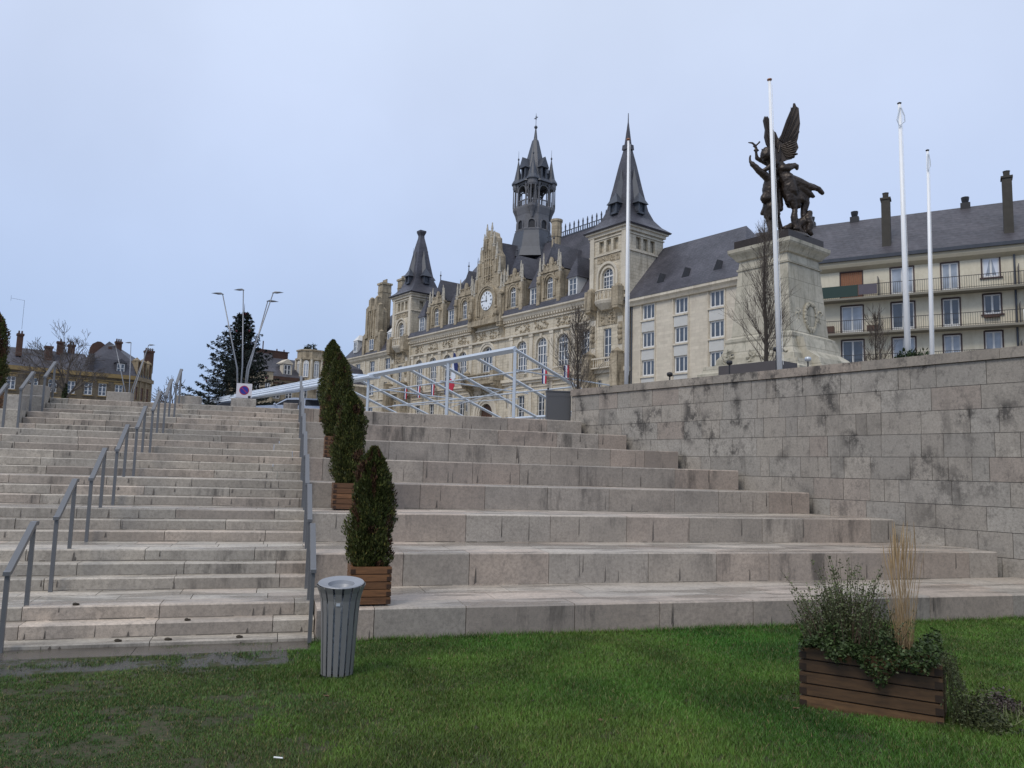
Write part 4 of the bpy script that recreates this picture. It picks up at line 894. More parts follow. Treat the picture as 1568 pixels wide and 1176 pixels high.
    # ---- stone dormers with parapets and pinnacles, lucarnes between them
    for i,x in enumerate((-14.3,-22.35,-34.5,-42.6)):
        m=MB(); wallf(m,x-2.35,x+2.35,24.3,29.0,[(x-.7,x+.7,25.3,27.5,1)],-.25,.3); m.box(x-2.35,x-.72,.06,1.6,24.3,28.99); m.box(x+.72,x+2.35,.06,1.6,24.3,28.99); m.box(x-.72,x+.72,.9,1.6,24.3,28.99); m.box(x-2.34,x+2.34,-.2,1.6,28.3,28.98)
        for s in (-1,1):
            m.box(x+s*2.1-.33,x+s*2.1+.33,-.6,.1,24.6,28.6); m.box(x+s*1.45-.16,x+s*1.45+.16,-.38,-.2,24.3,28.3); pq=MB(); pinn(pq,x+s*2.1,-.3,29.1,2.1,.24); B(pq,'pinnacle',GREYST); pq=MB(); pinn(pq,x+s*1.55,-.15,30.0,1.8,.2); B(pq,'pinnacle',GREYST)
            m.ell((x+s*1.9,-.7,27.6),(.22,.4,.24),6,5)
        m.box(x-2.5,x+2.5,-.42,.0,28.9,29.12); m.prism_y([(x-1.7,29.1),(x+1.7,29.1),(x+1.5,29.75),(x+.4,29.9),(x+.22,30.7),(x,31.0),(x-.22,30.7),(x-.4,29.9),(x-1.5,29.75)],-.25,.1)
        ring(m,x,27.5,.72,.95,-.36,-.24,10,2.0); ring(m,x,27.5,1.05,1.25,-.44,-.24,10,2.0)
        for k in (-1.1,-.5,.5,1.1): m.ell((x+k,-.3,29.95),(.16,.18,.2),6,4)
        relief(m,x-1.2,x+1.2,28.3,28.8,-.27,20+i,.08,9)
        o=B(m,'stone_dormer',TOWND); window(root,x,25.3,27.5,1.4,True,-.02,3,3,fr=.09)
        m=MB(); m.add([(x-2.2,.2,29.2),(x+2.2,.2,29.2),(x,.2,33.0),(x-2.2,6.2,29.2),(x+2.2,6.2,29.2),(x,5.6,33.0)],[(0,1,2),(1,4,5,2),(0,2,5,3)]); m.tube([(x,.25,32.8),(x,.25,34.4)],[.09,.03],5); m.ell((x,.25,33.7),(.16,.16,.16),6,4); B(m,'dormer_roof',SLATE,o)
    for x in (-10.0,-17.9,-38.55,-47.5):
        m=MB(); m.box(x-.85,x-.70,-.05,2.2,24.9,27.3); m.box(x+.70,x+.85,-.05,2.2,24.9,27.3); m.box(x-.85,x+.85,-.10,2.2,27.3,27.45); m.box(x-.85,x+.85,-.10,1,24.8,25.05); o=B(m,'roof_window',WINF)
        window(root,x,25.05,27.3,1.4,False,.05,2,3,fr=.09)
        m=MB(); m.add([(x-1.1,-.25,27.4),(x+1.1,-.25,27.4),(x+1.1,3,27.4),(x-1.1,3,27.4),(x,.7,30.4),(x,3.6,30.4)],[(0,1,4),(1,2,5,4),(3,0,4,5),(0,3,2,1)]); m.tube([(x,.7,30.3),(x,.7,31.4)],[.07,.02],5); B(m,'window_roof',SLATE,o)
    # ---- main roof, cresting, lantern
    m=MB(); hiproof(m,-50.5,-6.0,-.25,16.4,24.2,37.0,-43.2,-9.5,8.0); 
    m.add([(CX-4.3,.9,24.3),(CX+4.3,.9,24.3),(CX,.9,36.4),(CX-4.3,9,24.3),(CX+4.3,9,24.3),(CX,8.4,36.8)],[(0,1,2),(1,4,5,2),(0,2,5,3)])
    rf=B(m,'roof',SLATE)
    m=MB(); m.box(-25,-9.6,7.92,8.08,36.95,37.15); m.box(-25,-9.6,7.95,8.05,37.75,37.85); x=-24.6
    while x<-9.8: m.box(x-.08,x+.08,7.93,8.07,37.0,38.5); m.prism_y([(x-.16,38.4),(x+.16,38.4),(x,38.95)],7.95,8.05); m.box(x+.4,x+.5,7.95,8.05,37.1,37.8); x+=.95
    B(m,'roof_cresting',LEAD,rf)
    m=MB(); m.tube([(-43.2,8,36.9),(-43.2,8,38.3)],[.12,.03],5); m.tube([(-9.6,8,36.9),(-9.6,8,38.3)],[.12,.03],5); B(m,'ridge_finial',LEAD,rf)
    def chim(x,y,z0,z1,w,d,nm='chimney',round_=False,mat=TOWND):
        m=MB()
        if round_: m.lathe([(w/2,z0),(w/2,z1-2.6),(w/2+.08,z1-2.5),(w/2+.1,z1-.5),(w/2+.22,z1-.35),(w/2+.22,z1-.05),(w/2-.1,z1)],cx=x,cy=y,n=10)
        else:
            m.box(x-w/2,x+w/2,y-d/2,y+d/2,z0,z1-.5); m.box(x-w/2-.18,x+w/2+.18,y-d/2-.18,y+d/2+.18,z1-.5,z1-.15); m.box(x-w/2-.07,x+w/2+.07,y-d/2-.07,y+d/2+.07,z1-2.0,z1-1.85)
            for k in range(4): m.lathe([(.12,z1-.15),(.15,z1-.1),(.13,z1+.55),(.16,z1+.6)],cx=x-w/2+(k+.5)*w/4,cy=y,n=6)
        return B(m,nm,mat,root)
    chim(-16.3,2.4,27,37.2,1.3,1.3,round_=True); chim(-30.9-1.9,4.5,30,37.2,1.1,1.1,round_=True)
    chim(-66.0,2.6,27,37.0,1.7,1.9); chim(-65.0,6.0,30,38.2,1.6,1.6)
    # lantern
    L=MB(); cy=8.0; r8=math.pi/8
    L.lathe([(4.4,34.6),(3.6,36.2),(3.1,38.4),(3.0,38.9)],cx=CX,cy=cy,n=8,rot=r8); ln=B(L,'lantern',LEAD)
    DK=plain('weathered_lantern_stone',(.13,.13,.14),.7,0,.45,2.5,.5)
    m=MB(); m.lathe([(2.85,38.8),(2.95,39.2),(2.65,39.4),(2.65,41.6),(2.7,41.8),(2.8,42.4),(2.85,42.7),(2.85,43.0)],cx=CX,cy=cy,n=8,rot=r8)
    for k in range(8):
        a=2*math.pi*k/8; R=Matrix.Translation((CX,cy,0))@Matrix.Rotation(a,4,'Z')@Matrix.Translation((0,-2.48,0)); m.M=R; ring(m,0,40.2,.5,.68,-.16,.06,8,.9); m.M=None
    B(m,'lantern_base',DK,ln)
    m=MB()
    for k in range(8):
        a=2*math.pi*k/8; m.M=Matrix.Translation((CX,cy,0))@Matrix.Rotation(a,4,'Z')@Matrix.Translation((0,-2.44,0)); m.prism_y([(-.48,39.35),(.48,39.35)]+arcpts(0,40.2,.48,8),-.02,.02)
    m.M=None; B(m,'lantern_opening',DARKM,ln)
    m=MB()
    for k in range(8):
        a=2*math.pi*(k+.5)/8; x,y=CX+2.6*math.cos(a),cy+2.6*math.sin(a); m.lathe([(.22,42.9),(.25,43.0),(.15,43.2),(.13,45.9),(.23,46.2),(.25,46.7)],cx=x,cy=y,n=8)
        a2=2*math.pi*k/8; m.M=Matrix.Translation((CX,cy,0))@Matrix.Rotation(a2,4,'Z')@Matrix.Translation((0,-2.38,0)); ring(m,0,45.4,.84,1.0,-.10,.08,8); m.box(-1.02,1.02,-.08,.08,43.85,43.98); m.box(-1.04,1.04,-.14,.12,46.45,46.9)
        for q in range(-3,4): m.box(q*.25-.03,q*.25+.03,-.04,.04,43.0,43.9)
        m.M=None
    # round corner bartizans on the four diagonals
    for k in range(4):
        a=math.pi/4+k*math.pi/2; x,y=CX+2.6*math.cos(a),cy+2.6*math.sin(a)
        m.lathe([(.1,41.0),(.35,41.9),(.72,42.7),(.76,43.1),(.6,43.15)],cx=x,cy=y,n=10)
        for q in range(6): b=q*math.pi/3; m.lathe([(.10,43.1),(.08,45.9),(.12,46.3)],cx=x+.66*math.cos(b),cy=y+.66*math.sin(b),n=5)
        for q in range(12): b=q*math.pi/6; m.box(x+.72*math.cos(b)-.03,x+.72*math.cos(b)+.03,y+.72*math.sin(b)-.03,y+.72*math.sin(b)+.03,43.1,43.9)
        m.lathe([(.7,46.0),(.82,46.3),(.82,47.0)],cx=x,cy=y,n=12)
    B(m,'lantern_gallery',DK,ln)
    m=MB(); m.lathe([(1.2,42.9),(1.2,43.1),(.22,43.2),(.22,46.5),(.6,46.8)],cx=CX,cy=cy,n=8); B(m,'lantern_core',DK,ln)
    m=MB(); m.lathe([(3.2,46.75),(3.15,46.95),(2.4,47.5),(2.0,48.2),(1.75,49.5),(.55,54.2),(.38,54.35),(.30,54.6),(.10,56.3)],cx=CX,cy=cy,n=8,rot=r8)
    m.ell((CX,cy,56.5),(.28,.28,.28),8,6); m.tube([(CX,cy,56.5),(CX,cy,58.8)],[.05,.03],5); m.box(CX-.42,CX+.42,cy-.04,cy+.04,58.0,58.12); m.box(CX-.10,CX+.10,cy-.03,cy+.03,57.75,58.4)
    for k in range(4):
        a=math.pi/4+k*math.pi/2; x,y=CX+2.6*math.cos(a),cy+2.6*math.sin(a); m.lathe([(1.0,46.95),(1.0,47.15),(.62,47.8),(.28,49.6),(.06,51.0),(.14,51.15),(.14,51.3),(.03,51.5),(.02,52.6)],cx=x,cy=y,n=12)
        a=k*math.pi/2; m.M=Matrix.Translation((CX,cy,0))@Matrix.Rotation(a,4,'Z')@Matrix.Translation((0,-2.0,0))
        m.box(-.55,-.3,-.3,1.4,47.2,49.3); m.box(.3,.55,-.3,1.4,47.2,49.3); m.add([(-.8,-.55,49.2),(.8,-.55,49.2),(0,-.55,50.9),(-.8,1.6,49.2),(.8,1.6,49.2),(0,1.3,50.9)],[(0,1,2),(1,4,5,2),(0,2,5,3),(0,3,4,1)]); m.M=None
    B(m,'lantern_spire',LEAD,ln)
    # ---- towers
    for ti,(xc,full) in enumerate(((-3.2,1),(-53.7,0))):
        w=3.15; d=6.4
        tw=MB(); wallf(tw,xc-w,xc+w,5.8,31.9,[(xc-.98,xc+.98,24.6,26.3,1),(xc-.68,xc+.68,15.7,19.8,0),(xc-1.55-.05,xc-.85-.05,12.2,13.5,0),(xc+.85,xc+1.55,12.2,13.5,0)]+[(xc+k*1.25-.42,xc+k*1.25+.42,29.4,30.9,0) for k in (-1,0,1)],-.35,.4)
        R=Matrix.Translation((xc+w,-.35,0))@Matrix.Rotation(R_(90),4,'Z'); tw.M=R; wallf(tw,0,d,5.8,31.9,[(d/2+k*1.25-.42,d/2+k*1.25+.42,29.4,30.9,0) for k in (-1,0,1)],0,.3); tw.M=None
        tw.add([(xc-w,-.35,5.8),(xc-w,-.35,31.9),(xc-w,d-.35,31.9),(xc-w,d-.35,5.8)],[(0,1,2,3)]); tw.add([(xc-w,d-.35,5.8),(xc-w,d-.35,31.9),(xc+w,d-.35,31.9),(xc+w,d-.35,5.8)],[(0,1,2,3)])
        tw.box(xc-w+.5,xc+w-.45,.1,d-.8,5.8,31.8)
        t=B(tw,'tower',TOWN)
        window(root,xc,24.6,26.3,1.96,True,-.1,4,3,fr=.09); window(root,xc,15.7,19.8,1.36,False,-.1,2,4,fr=.09)
        for a in (-1.25,1.2): window(root,xc+a,12.2,13.5,.7,False,-.1,2,1,fr=.06)
        m=MB(); ring(m,xc,26.3,1.0,1.25,-.5,-.34,12,1.8); ring(m,xc,26.3,1.5,1.8,-.62,-.34,12,3.2)
        for z0,z1,e_ in ((31.5,31.9,.25),(31.9,32.15,.5),(29.0,29.15,.14),(31.1,31.25,.12),(23.2,23.5,.2),(14.3,14.8,.35)): m.box(xc-w-e_,xc+w+e_,-.35-e_,d-.35+e_,z0,z1)
        for s in (-1,1): m.box(xc+s*2.75-.35,xc+s*2.75+.35,-.55,-.34,24.0,31.5); m.box(xc+s*2.3-.4,xc+s*2.3+.4,-.5,-.34,15.0,23.2)
        B(m,'tower_mouldings',TRIM,t)
        m=MB(); m.box(xc-1.95,xc+1.95,-.40,-.34,28.05,28.95); relief(m,xc-1.9,xc+1.9,28.1,28.9,-.40,90+ti,.12,22); B(m,'carved_panel',TOWND,t)
        m=MB(); m.box(xc-1.6,xc+1.6,-.42,-.34,20.2,22.9); relief(m,xc-1.5,xc+1.5,20.3,22.8,-.42,92+ti,.22,50); B(m,'carved_panel',TOWND,t)
        for s in (-1,1):
            m=MB(); m.box(xc+s*2.35-.55,xc+s*2.35+.55,-1.55,-.35,22.2,24.5); consol(m,xc+s*2.35-.45,xc+s*2.35+.45,20.2,22.2,1.15,-.35); m.lathe([(.5,24.5),(.4,24.8),(.1,25.0)],cx=xc+s*2.35,cy=-.95,n=8)
            for zz in (18.4,19.0,19.6): m.ell((xc+s*2.35,-.62,zz),(.38,.24,.34),7,5)
            m.box(xc+s*2.35-.3,xc+s*2.35+.3,-.6,-.34,17.6,20.3); B(m,'bracket',TOWND,t)
        m=MB(); m.lathe([(.9,22.0),(1.7,22.7),(1.85,23.0),(1.85,23.15)],cx=xc,cy=-.35,n=20,sq=.75)
        for k in range(9):
            a=math.pi+math.pi*(k+.5)/9; m.lathe([(.07,23.14),(.11,23.5),(.06,23.9),(.09,24.2)],cx=xc+1.7*math.cos(a),cy=-.35+1.27*math.sin(a),n=6)
        m.tube([(xc+1.72*math.cos(math.pi+math.pi*k/10),-.35+1.29*math.sin(math.pi+math.pi*k/10),24.28) for k in range(11)],.13,4); B(m,'round_balcony',TRIM,t)
        m=MB(); m.box(xc-2.1,xc+2.1,-1.3,-.36,14.8,14.95); balusters(m,xc-1.7,xc+1.7,14.94,15.9,-1.15,9,.09); m.box(xc-1.8,xc+1.8,-1.28,-1.02,15.9,16.1); B(m,'balcony',TRIM,t)
        for s in (-1,1): m=MB(); m.box(xc+s*2.45-.6,xc+s*2.45+.6,-1.75,-.36,10.2,16.4); m.lathe([(.7,16.39),(.8,16.6),(.3,16.9),(.1,17.1)],cx=xc+s*2.45,cy=-1.1,n=8); B(m,'buttress',TOWND,t)
        cyy=d/2-.35; m=MB(); q=1.4142; pr=[(3.85,32.1),(3.95,32.25),(3.05,32.95),(2.35,33.9),(1.85,35.2),(1.30,38.2),(.80,41.2)]
        pr+= [(.42,43.2),(.55,43.25),(.50,43.9),(.32,44.0),(.05,47.0),(.03,48.2)] if full else [(.42,43.0),(.40,43.4),(.62,44.0),(.62,44.3),(.3,44.32)]
        m.lathe([(r*q,z) for r,z in pr],cx=xc,cy=cyy,n=4,rot=math.pi/4); rf2=B(m,'tower_roof',SLATE,t)
        for k in range(4):
            m=MB(); m.M=Matrix.Translation((xc,cyy,0))@Matrix.Rotation(k*math.pi/2,4,'Z'); m.box(-.62,-.45,-2.55,-1.2,34.4,35.8); m.box(.45,.62,-2.55,-1.2,34.4,35.8); m.box(-.62,.62,-2.5,-1.2,34.3,34.55); m.box(-.45,.45,-2.3,-2.25,34.5,35.7)
            m.add([(-.95,-2.75,35.6),(.95,-2.75,35.6),(.7,-1.3,38.6),(-.7,-1.3,38.6),(0,-2.0,37.2),(-.95,-1.4,35.6),(.95,-1.4,35.6),(0,-1.1,40.6)],[(0,1,4),(1,6,7,4),(0,4,7,5),(0,5,6,1)]); m.M=None
            m.M=Matrix.Translation((xc,cyy,0))@Matrix.Rotation(k*math.pi/2,4,'Z'); m.tube([(0,-1.5,38.6),(0,-1.5,40.9)],[.06,.02],4); B(m,'roof_lucarne',LEAD,rf2)
    # ---- left wing
    lh=[(x-1.0,x+1.0,z,z+2.05,0) for x in (-58.9,-64.7,-70.4) for z in (19.6,15.3,11.0,7.2)]
    m=MB(); wallf(m,-75.2,-56.8,5.8,22.4,lh,0,.35); m.box(-75.2,-56.8,1.0,15,5.8,22.4); B(m,'wing_wall',TOWN)
    for h in lh: window(root,(h[0]+h[1])/2,h[2],h[3],2.0,False,.25,2,2,fr=.11)
    m=MB(); m.prism_x([(.03,21.9),(.03,22.9),(-.7,22.9),(-.7,22.7),(-.5,22.5),(-.35,22.2)],-75.8,-56.9); m.box(-75.3,-56.9,-.15,.02,14.2,14.5); m.box(-75.3,-56.9,-.15,.02,10.1,10.4)
    for x in (-61.8,-67.5,-73.2): m.box(x-.25,x+.25,-.12,.02,14.5,21.9)
    for h in lh: m.box(h[0]-.15,h[1]+.15,-.14,.02,h[2]-.2,h[2]); 
    B(m,'wing_cornice',TRIM)
    m=MB(); vs=[(-75.9,-.6,22.9),(-56.6,-.6,22.9),(-56.6,15.4,22.9),(-75.9,15.4,22.9),(-73.6,1.0,25.4),(-56.6,1.0,25.4),(-56.6,13.4,25.4),(-73.6,13.4,25.4),(-66.5,7.5,34.0),(-56.6,7.5,34.0)]
    m.add(vs,[(0,1,5,4),(1,2,6,5),(2,3,7,6),(3,0,4,7),(4,5,9,8),(5,6,9),(6,7,8,9),(7,4,8)]); B(m,'wing_roof',SLATE)
    m=MB(); X=-64.4; o_=[(3.2,23.0),(3.2,25.4),(2.4,26.0),(2.3,30.6),(1.7,31.2),(1.0,31.8),(0,32.0)]
    m.prism_y([(X+x,z) for x,z in o_]+[(X-x,z) for x,z in o_[::-1][1:]],-.3,1.3)
    for s in (-1,1):
        for x,z0,z1 in ((3.0,23,26.6),(2.1,26,31.7),(1.15,31,33.2)): m.box(X+s*x-.42,X+s*x+.42,-.6,.4,z0,z1); m.lathe([(.45,z1),(.5,z1+.15),(.3,z1+.4),(.1,z1+.5)],cx=X+s*x,cy=-.1,n=8)
    for x in (-1.3,-.45,.45,1.3): m.box(X+x-.13,X+x+.13,-.5,-.28,25.5,31.0)
    relief(m,X-1.8,X+1.8,26.0,27.0,-.34,60,.2,20); relief(m,X-1.8,X+1.8,29.5,31.3,-.34,61,.2,26)
    B(m,'wing_gable',TOWND); window(root,X,23.6,25.6,1.6,False,-.45,2,2,fr=.1)
    for x in (-58.3,-71.6):
        m=MB(); m.box(x-.8,x+.8,-.1,2,23.9,26.2); m.add([(x-1,-.2,26.2),(x+1,-.2,26.2),(x,.6,27.4),(x-1,3,26.2),(x+1,3,26.2),(x,3,27.4)],[(0,1,2),(1,4,5,2),(0,2,5,3)]); B(m,'roof_window',WINF); window(root,x,24.1,26.0,1.2,False,-.12,2,2,fr=.1)
    # ---- downpipe against the right tower
    m=MB(); m.tube([(.25,-.25,5.8),(.25,-.25,22.6)],.12,8); B(m,'downpipe',LEAD)
    return root
TOWNHALL=townhall()
def lpos(x,y,z): # town hall local -> world
    return Matrix.Translation((TH.x,TH.y,0))@Matrix.Rotation(HRZ,4,'Z')@Vector((x,y,z))
FB=plain('flag_blue',(.012,.022,.11),.8,0,.1); FW=plain('flag_white',(.62,.66,.74),.8,0,.1); FR=plain('flag_red',(.42,.025,.05),.8,0,.1)
def flags():
    p=lpos(-31.6,-2.2,15.4); root=thing('hanging_flag','large limp blue white and red flag on a pole at the central balcony','flag',p,HRZ)
    m=MB(); m.tube([(0,.6,-.9),(-.35,-1.6,4.2)],[.05,.03],5); m.build('flagstaff',DARKM,root)
    for nm,mt,pts in (('blue_stripe',FB,[(-.30,4.0),(-.35,3.2),(.2,.9),(.95,1.1),(.85,2.2),(.1,3.8)]),('white_stripe',FW,[(-.38,3.2),(-.75,.2),(-.2,-.3),(.45,.2),(.25,.95),(-.15,2.4)]),('red_stripe',FR,[(-.75,.2),(-1.5,-.35),(-1.3,-1.3),(-.3,-1.7),(.2,-.9),(-.15,-.3)])):
        m=MB(); m.prism_y(pts[::-1],-1.55,-1.45); m.build(nm,mt,root)
    labs=['sixth from the right','fifth from the right','fourth from the right','third from the right','second from the right','rightmost']
    for i,x in enumerate((-49.9,-45.65,-41.35,-37.4,-13.9,-9.55)):
        for s in (0,):
            p=lpos(x,-.9,14.2); root=thing('small_flag','small blue white red flag under the arched windows, '+labs[i]+' of six','flag',p,HRZ,'small flags along the town hall balconies')
            m=MB(); m.tube([(0,.7,.2),(0,-.4,1.7)],.03,4); m.build('flagstaff',DARKM,root)
            for nm,mt,a,b in (('blue_stripe',FB,-.5,-.17),('white_stripe',FW,-.17,.17),('red_stripe',FR,.17,.5)):
                m=MB(); m.prism_y([(a*.8,-.5),(b*.8,-.55),(b,1.5),(a,1.55)],-.35,-.28); m.build(nm,mt,root)
flags()
PANEL=plain('pale_ribbed_panel',(.56,.56,.54),.6,0,.08)
def rwing():
    zb=6.2; root=thing('administrative_wing','plain pale stone wing with slate roof joined to the right of the town hall','building',(TH.x,TH.y,zb),HRZ,None,True)
    xs=(3.0,7.85,12.7); zs=(20.05,16.75,13.45,10.15,6.9); holes=[(x-.95,x+.95,z,z+1.9,0) for x in xs for z in zs]
    m=MB(); wallf(m,.25,16.0,5.8,22.3,holes,.1,.35); m.M=Matrix.Translation((16.0,.1,0))@Matrix.Rotation(R_(90),4,'Z'); wallf(m,0,12,5.8,22.3,[(3,4.9,z,z+1.9,0) for z in zs]+[(7.5,9.4,z,z+1.9,0) for z in zs],0,.3); m.M=None
    m.box(.3,15.5,1.0,12,5.8,22.2); m.build('wall',WINGM,root)
    for h in holes:
        window(root,(h[0]+h[1])/2,h[2],h[3],1.9,False,.32,3,1,fr=.17)
    for x in xs:
        for z in zs[:-1]:
            m=MB(); m.box(x-.95,x+.95,.07,.13,z-1.40,z-.19)
            for k in range(12): m.box(x-.93+k*.156,x-.93+k*.156+.10,.04,.08,z-1.38,z-.2)
            m.build('spandrel_panel',PANEL,root)
    m=MB(); m.prism_x([(.12,21.95),(.12,22.75),(-.6,22.75),(-.6,22.45),(-.35,22.25),(-.2,21.95)],.27,16.6)
    for x in xs:
        for z in zs: m.box(x-1.1,x+1.1,-.08,.12,z-.18,z)
        for s in (-1,1): m.box(x+s*1.12-.06,x+s*1.12+.06,.0,.12,6,22.0)
        m.box(x-1.2,x+1.2,.0,.12,22.0,22.12)
    m.build('cornice',TRIM,root)
    m=MB(); m.tube([(.5,.0,5.8),(.5,.0,22.0)],.09,6); m.build('downpipe',LEAD,root)
    m=MB(); vs=[(-.3,-.65,22.75),(16.7,-.65,22.75),(16.7,12.8,22.75),(-.3,12.8,22.75),(-.0,6.1,30.4),(12.2,6.1,30.4)]
    m.add(vs,[(0,1,5,4),(1,2,5),(2,3,4,5),(3,0,4)]); rf=m.build('roof',SLATE,root)
    for x in (4.2,7.9,12.3):
        m=MB(); y0,z0=.75,24.35; 
        m.add([(x-.55,y0,z0),(x+.55,y0,z0),(x,y0+.0,z0+1.15),(x,y0+1.1,z0+1.15)],[(0,1,2),(1,3,2),(0,2,3)]); m.build('roof_vent',DARKM,rf)
rwing()
# ================================================================== OTHER BUILDINGS, MONUMENT
def facerz(az): # local +x along azimuth
    a=R_(az); return math.atan2(math.cos(a),math.sin(a))
def apartment():
    zb=5.0; P=Vector((30.66,58,zb)); rz=facerz(120); root=thing('apartment_block','cream rendered apartment block with continuous balconies and purple slate roof on the right','apartment building',P,rz,None,True)
    m=MB(); cols=[]; 
    rep=[(-10.7,'w'),(-4.87,'d'),(-1.3,'d'),(1.9,'d'),(4.5,'w'),(8.2,'w'),(10.9,'d'),(14.2,'d'),(17.3,'w')]
    holes=[];wins=[]
    for x,t in rep:
        for f,zf in enumerate((16.22,13.50,10.78,8.06)):
            if t=='d': h=(x-.84 if x<1.5 else x-.62,x+.84 if x<1.5 else x+.62,zf,zf+2.28,0)
            else: h=(x-.6,x+.6,zf+.85,zf+2.38,0)
            holes.append(h); wins.append((h,t,f,x))
    wallf(m,-13,21,4.8,18.8,holes,0,.28); m.box(-12.9,20.9,.8,10,4.8,18.7); m.add([(-13,0,4.8),(-13,0,18.8),(-13,10.8,18.8),(-13,10.8,4.8)],[(0,1,2,3)]); m.build('wall',APTM,root)
    bf=plain('brown_window_surround',(.05,.022,.018),.5)
    for h,t,f,x in wins:
        xc,w_=(h[0]+h[1])/2,h[1]-h[0]
        m=MB(); m.box(h[0]-.02,h[0]+.07,-.03,.27,h[2],h[3]); m.box(h[1]-.07,h[1]+.02,-.03,.27,h[2],h[3]); m.box(h[0]+.07,h[1]-.07,-.03,.27,h[3]-.07,h[3]+.03); o=m.build('window_surround',bf,root)
        if x==-4.87 and f==0:
            m=MB(); 
            for k in range(10): m.box(h[0]+.08+k*.153,h[0]+.22+k*.153,.04,.08,h[2],h[3]-.1)
            m.build('shutter',SHUT,root); continue
        window(root,xc,h[2]+.03,h[3]-.08,w_-.16,False,.12,2,1,g=GLASSC if (f+int(x*3))%2 else GLASS,fr=.085)
        if t=='d': m=MB(); m.box(h[0]+.09,h[1]-.09,.04,.10,h[2]+.04,h[2]+.32); m.build('door_base_panel',WINF,root)
        else: m=MB(); m.box(h[0]-.12,h[1]+.12,-.12,.05,h[2]-.09,h[2]); m.build('sill',bf,root)
        if x==4.5 and f==0:
            m=MB()
            for s in (-1,1): m.add([(xc+s*.5,.09,h[3]-.12),(xc+s*.06,.09,h[3]-.12),(xc+s*.34,.09,h[2]+.12),(xc+s*.5,.09,h[2]+.12)],[(0,1,2,3)])
            m.build('curtain',FW,root)
    for f,z in enumerate((16.16,13.44,10.72)):
        m=MB(); m.box(-13.2,21,-1.15,.05,z-.16,z); s=m.build('balcony',plain('balcony_slab',(.20,.185,.15),.8) if f==0 else MATS['balcony_slab'],root)
        m=MB(); m.box(-13.2,21,-1.13,-1.09,z+.92,z+.96); m.box(-13.2,21,-1.13,-1.09,z+.08,z+.11); x=-13.1
        while x<21: m.box(x-.011,x+.011,-1.12,-1.10,z+.0,z+.92); x+=.15
        m.build('railing',DARKM,s)
        for x in (-2.9,6.15,13): m=MB(); m.box(x-.025,x+.025,-1.1,-.02,z,z+1.5); m.build('divider',plain('divider_grey',(.13,.12,.11),.6) if 'divider_grey' not in MATS else MATS['divider_grey'],s)
    m=MB(); z=16.16; m.box(-13.1,-4.3,-1.18,-1.14,z+.05,z+.95); m.build('green_screen',plain('green_screen',(.012,.035,.03),.7),root)
    m=MB(); m.box(-4.25,-2.95,-1.19,-1.14,z+.15,z+.93); m.build('hung_blanket',plain('grey_cloth',(.10,.09,.11),.9),root)
    m=MB(); z=13.44; m.box(6.3,8.6,-1.17,-1.14,z+.05,z+.9); m.build('white_screen',WHITEP,root)
    m=MB(); m.box(4.45-.5,4.45+.5,-.25,-.02,14.1,14.28); m.build('flower_box',BRICKR,root)
    m=MB(); m.box(-3.75,-2.95,-1.0,-.4,z,z+.5); m.box(-6.9,-6.1,-1.0,-.4,z,z+.6); m.build('storage_box',plain('brown_box',(.10,.05,.03),.6),root)
    m=MB(); m.tube([(5.95,-.10,4.8),(5.95,-.10,18.6)],.07,8); m.build('downpipe',LEAD,root)
    m=MB(); m.prism_x([(.0,18.5),(.0,19.25),(-.55,19.25),(-.55,18.95),(-.45,18.75)],-13.3,21); m.build('eaves_cornice',plain('eaves_beige',(.42,.38,.29),.8),root)
    m=MB(); m.prism_x([(-.75,19.2),(-.78,19.45),(.2,19.55),(.2,19.2)],-13.4,21); m.build('gutter',LEAD,root)
    m=MB(); m.add([(-13.4,-.6,19.45),(21,-.6,19.45),(21,5.3,24.2),(-13.4,5.3,24.2),(21,11.3,19.45),(-13.4,11.3,19.45)],[(0,1,2,3),(3,2,4,5),(0,3,5),(1,4,2)]); rf=m.build('roof',SLATE2,root)
    for x,y,z0,z1,w_,d in ((-2.35,.9,20.2,24.5,.62,.75),(5.75,.9,20.2,24.9,.62,.75)):
        m=MB(); m.box(x-w_/2,x+w_/2,y-d/2,y+d/2,z0,z1-.35); m.box(x-w_/2-.07,x+w_/2+.07,y-d/2-.07,y+d/2+.07,z1-.35,z1-.2); m.lathe([(.2,z1-.2),(.22,z1+.2),(.26,z1+.25)],cx=x,cy=y,n=8); m.build('chimney',plain('dark_chimney',(.055,.05,.042),.9,0,.35) if 'dark_chimney' not in MATS else MATS['dark_chimney'],rf)
    for x in (-8.6,-5.1,3.1,8.4,14):
        m=MB(); m.box(x-.35,x+.35,5.0,5.6,23.9,24.5); m.lathe([(.22,24.5),(.28,24.8),(.3,25.0),(.1,25.05)],cx=x,cy=5.3,n=8); m.build('vent_stack',DARKM,rf)
apartment()
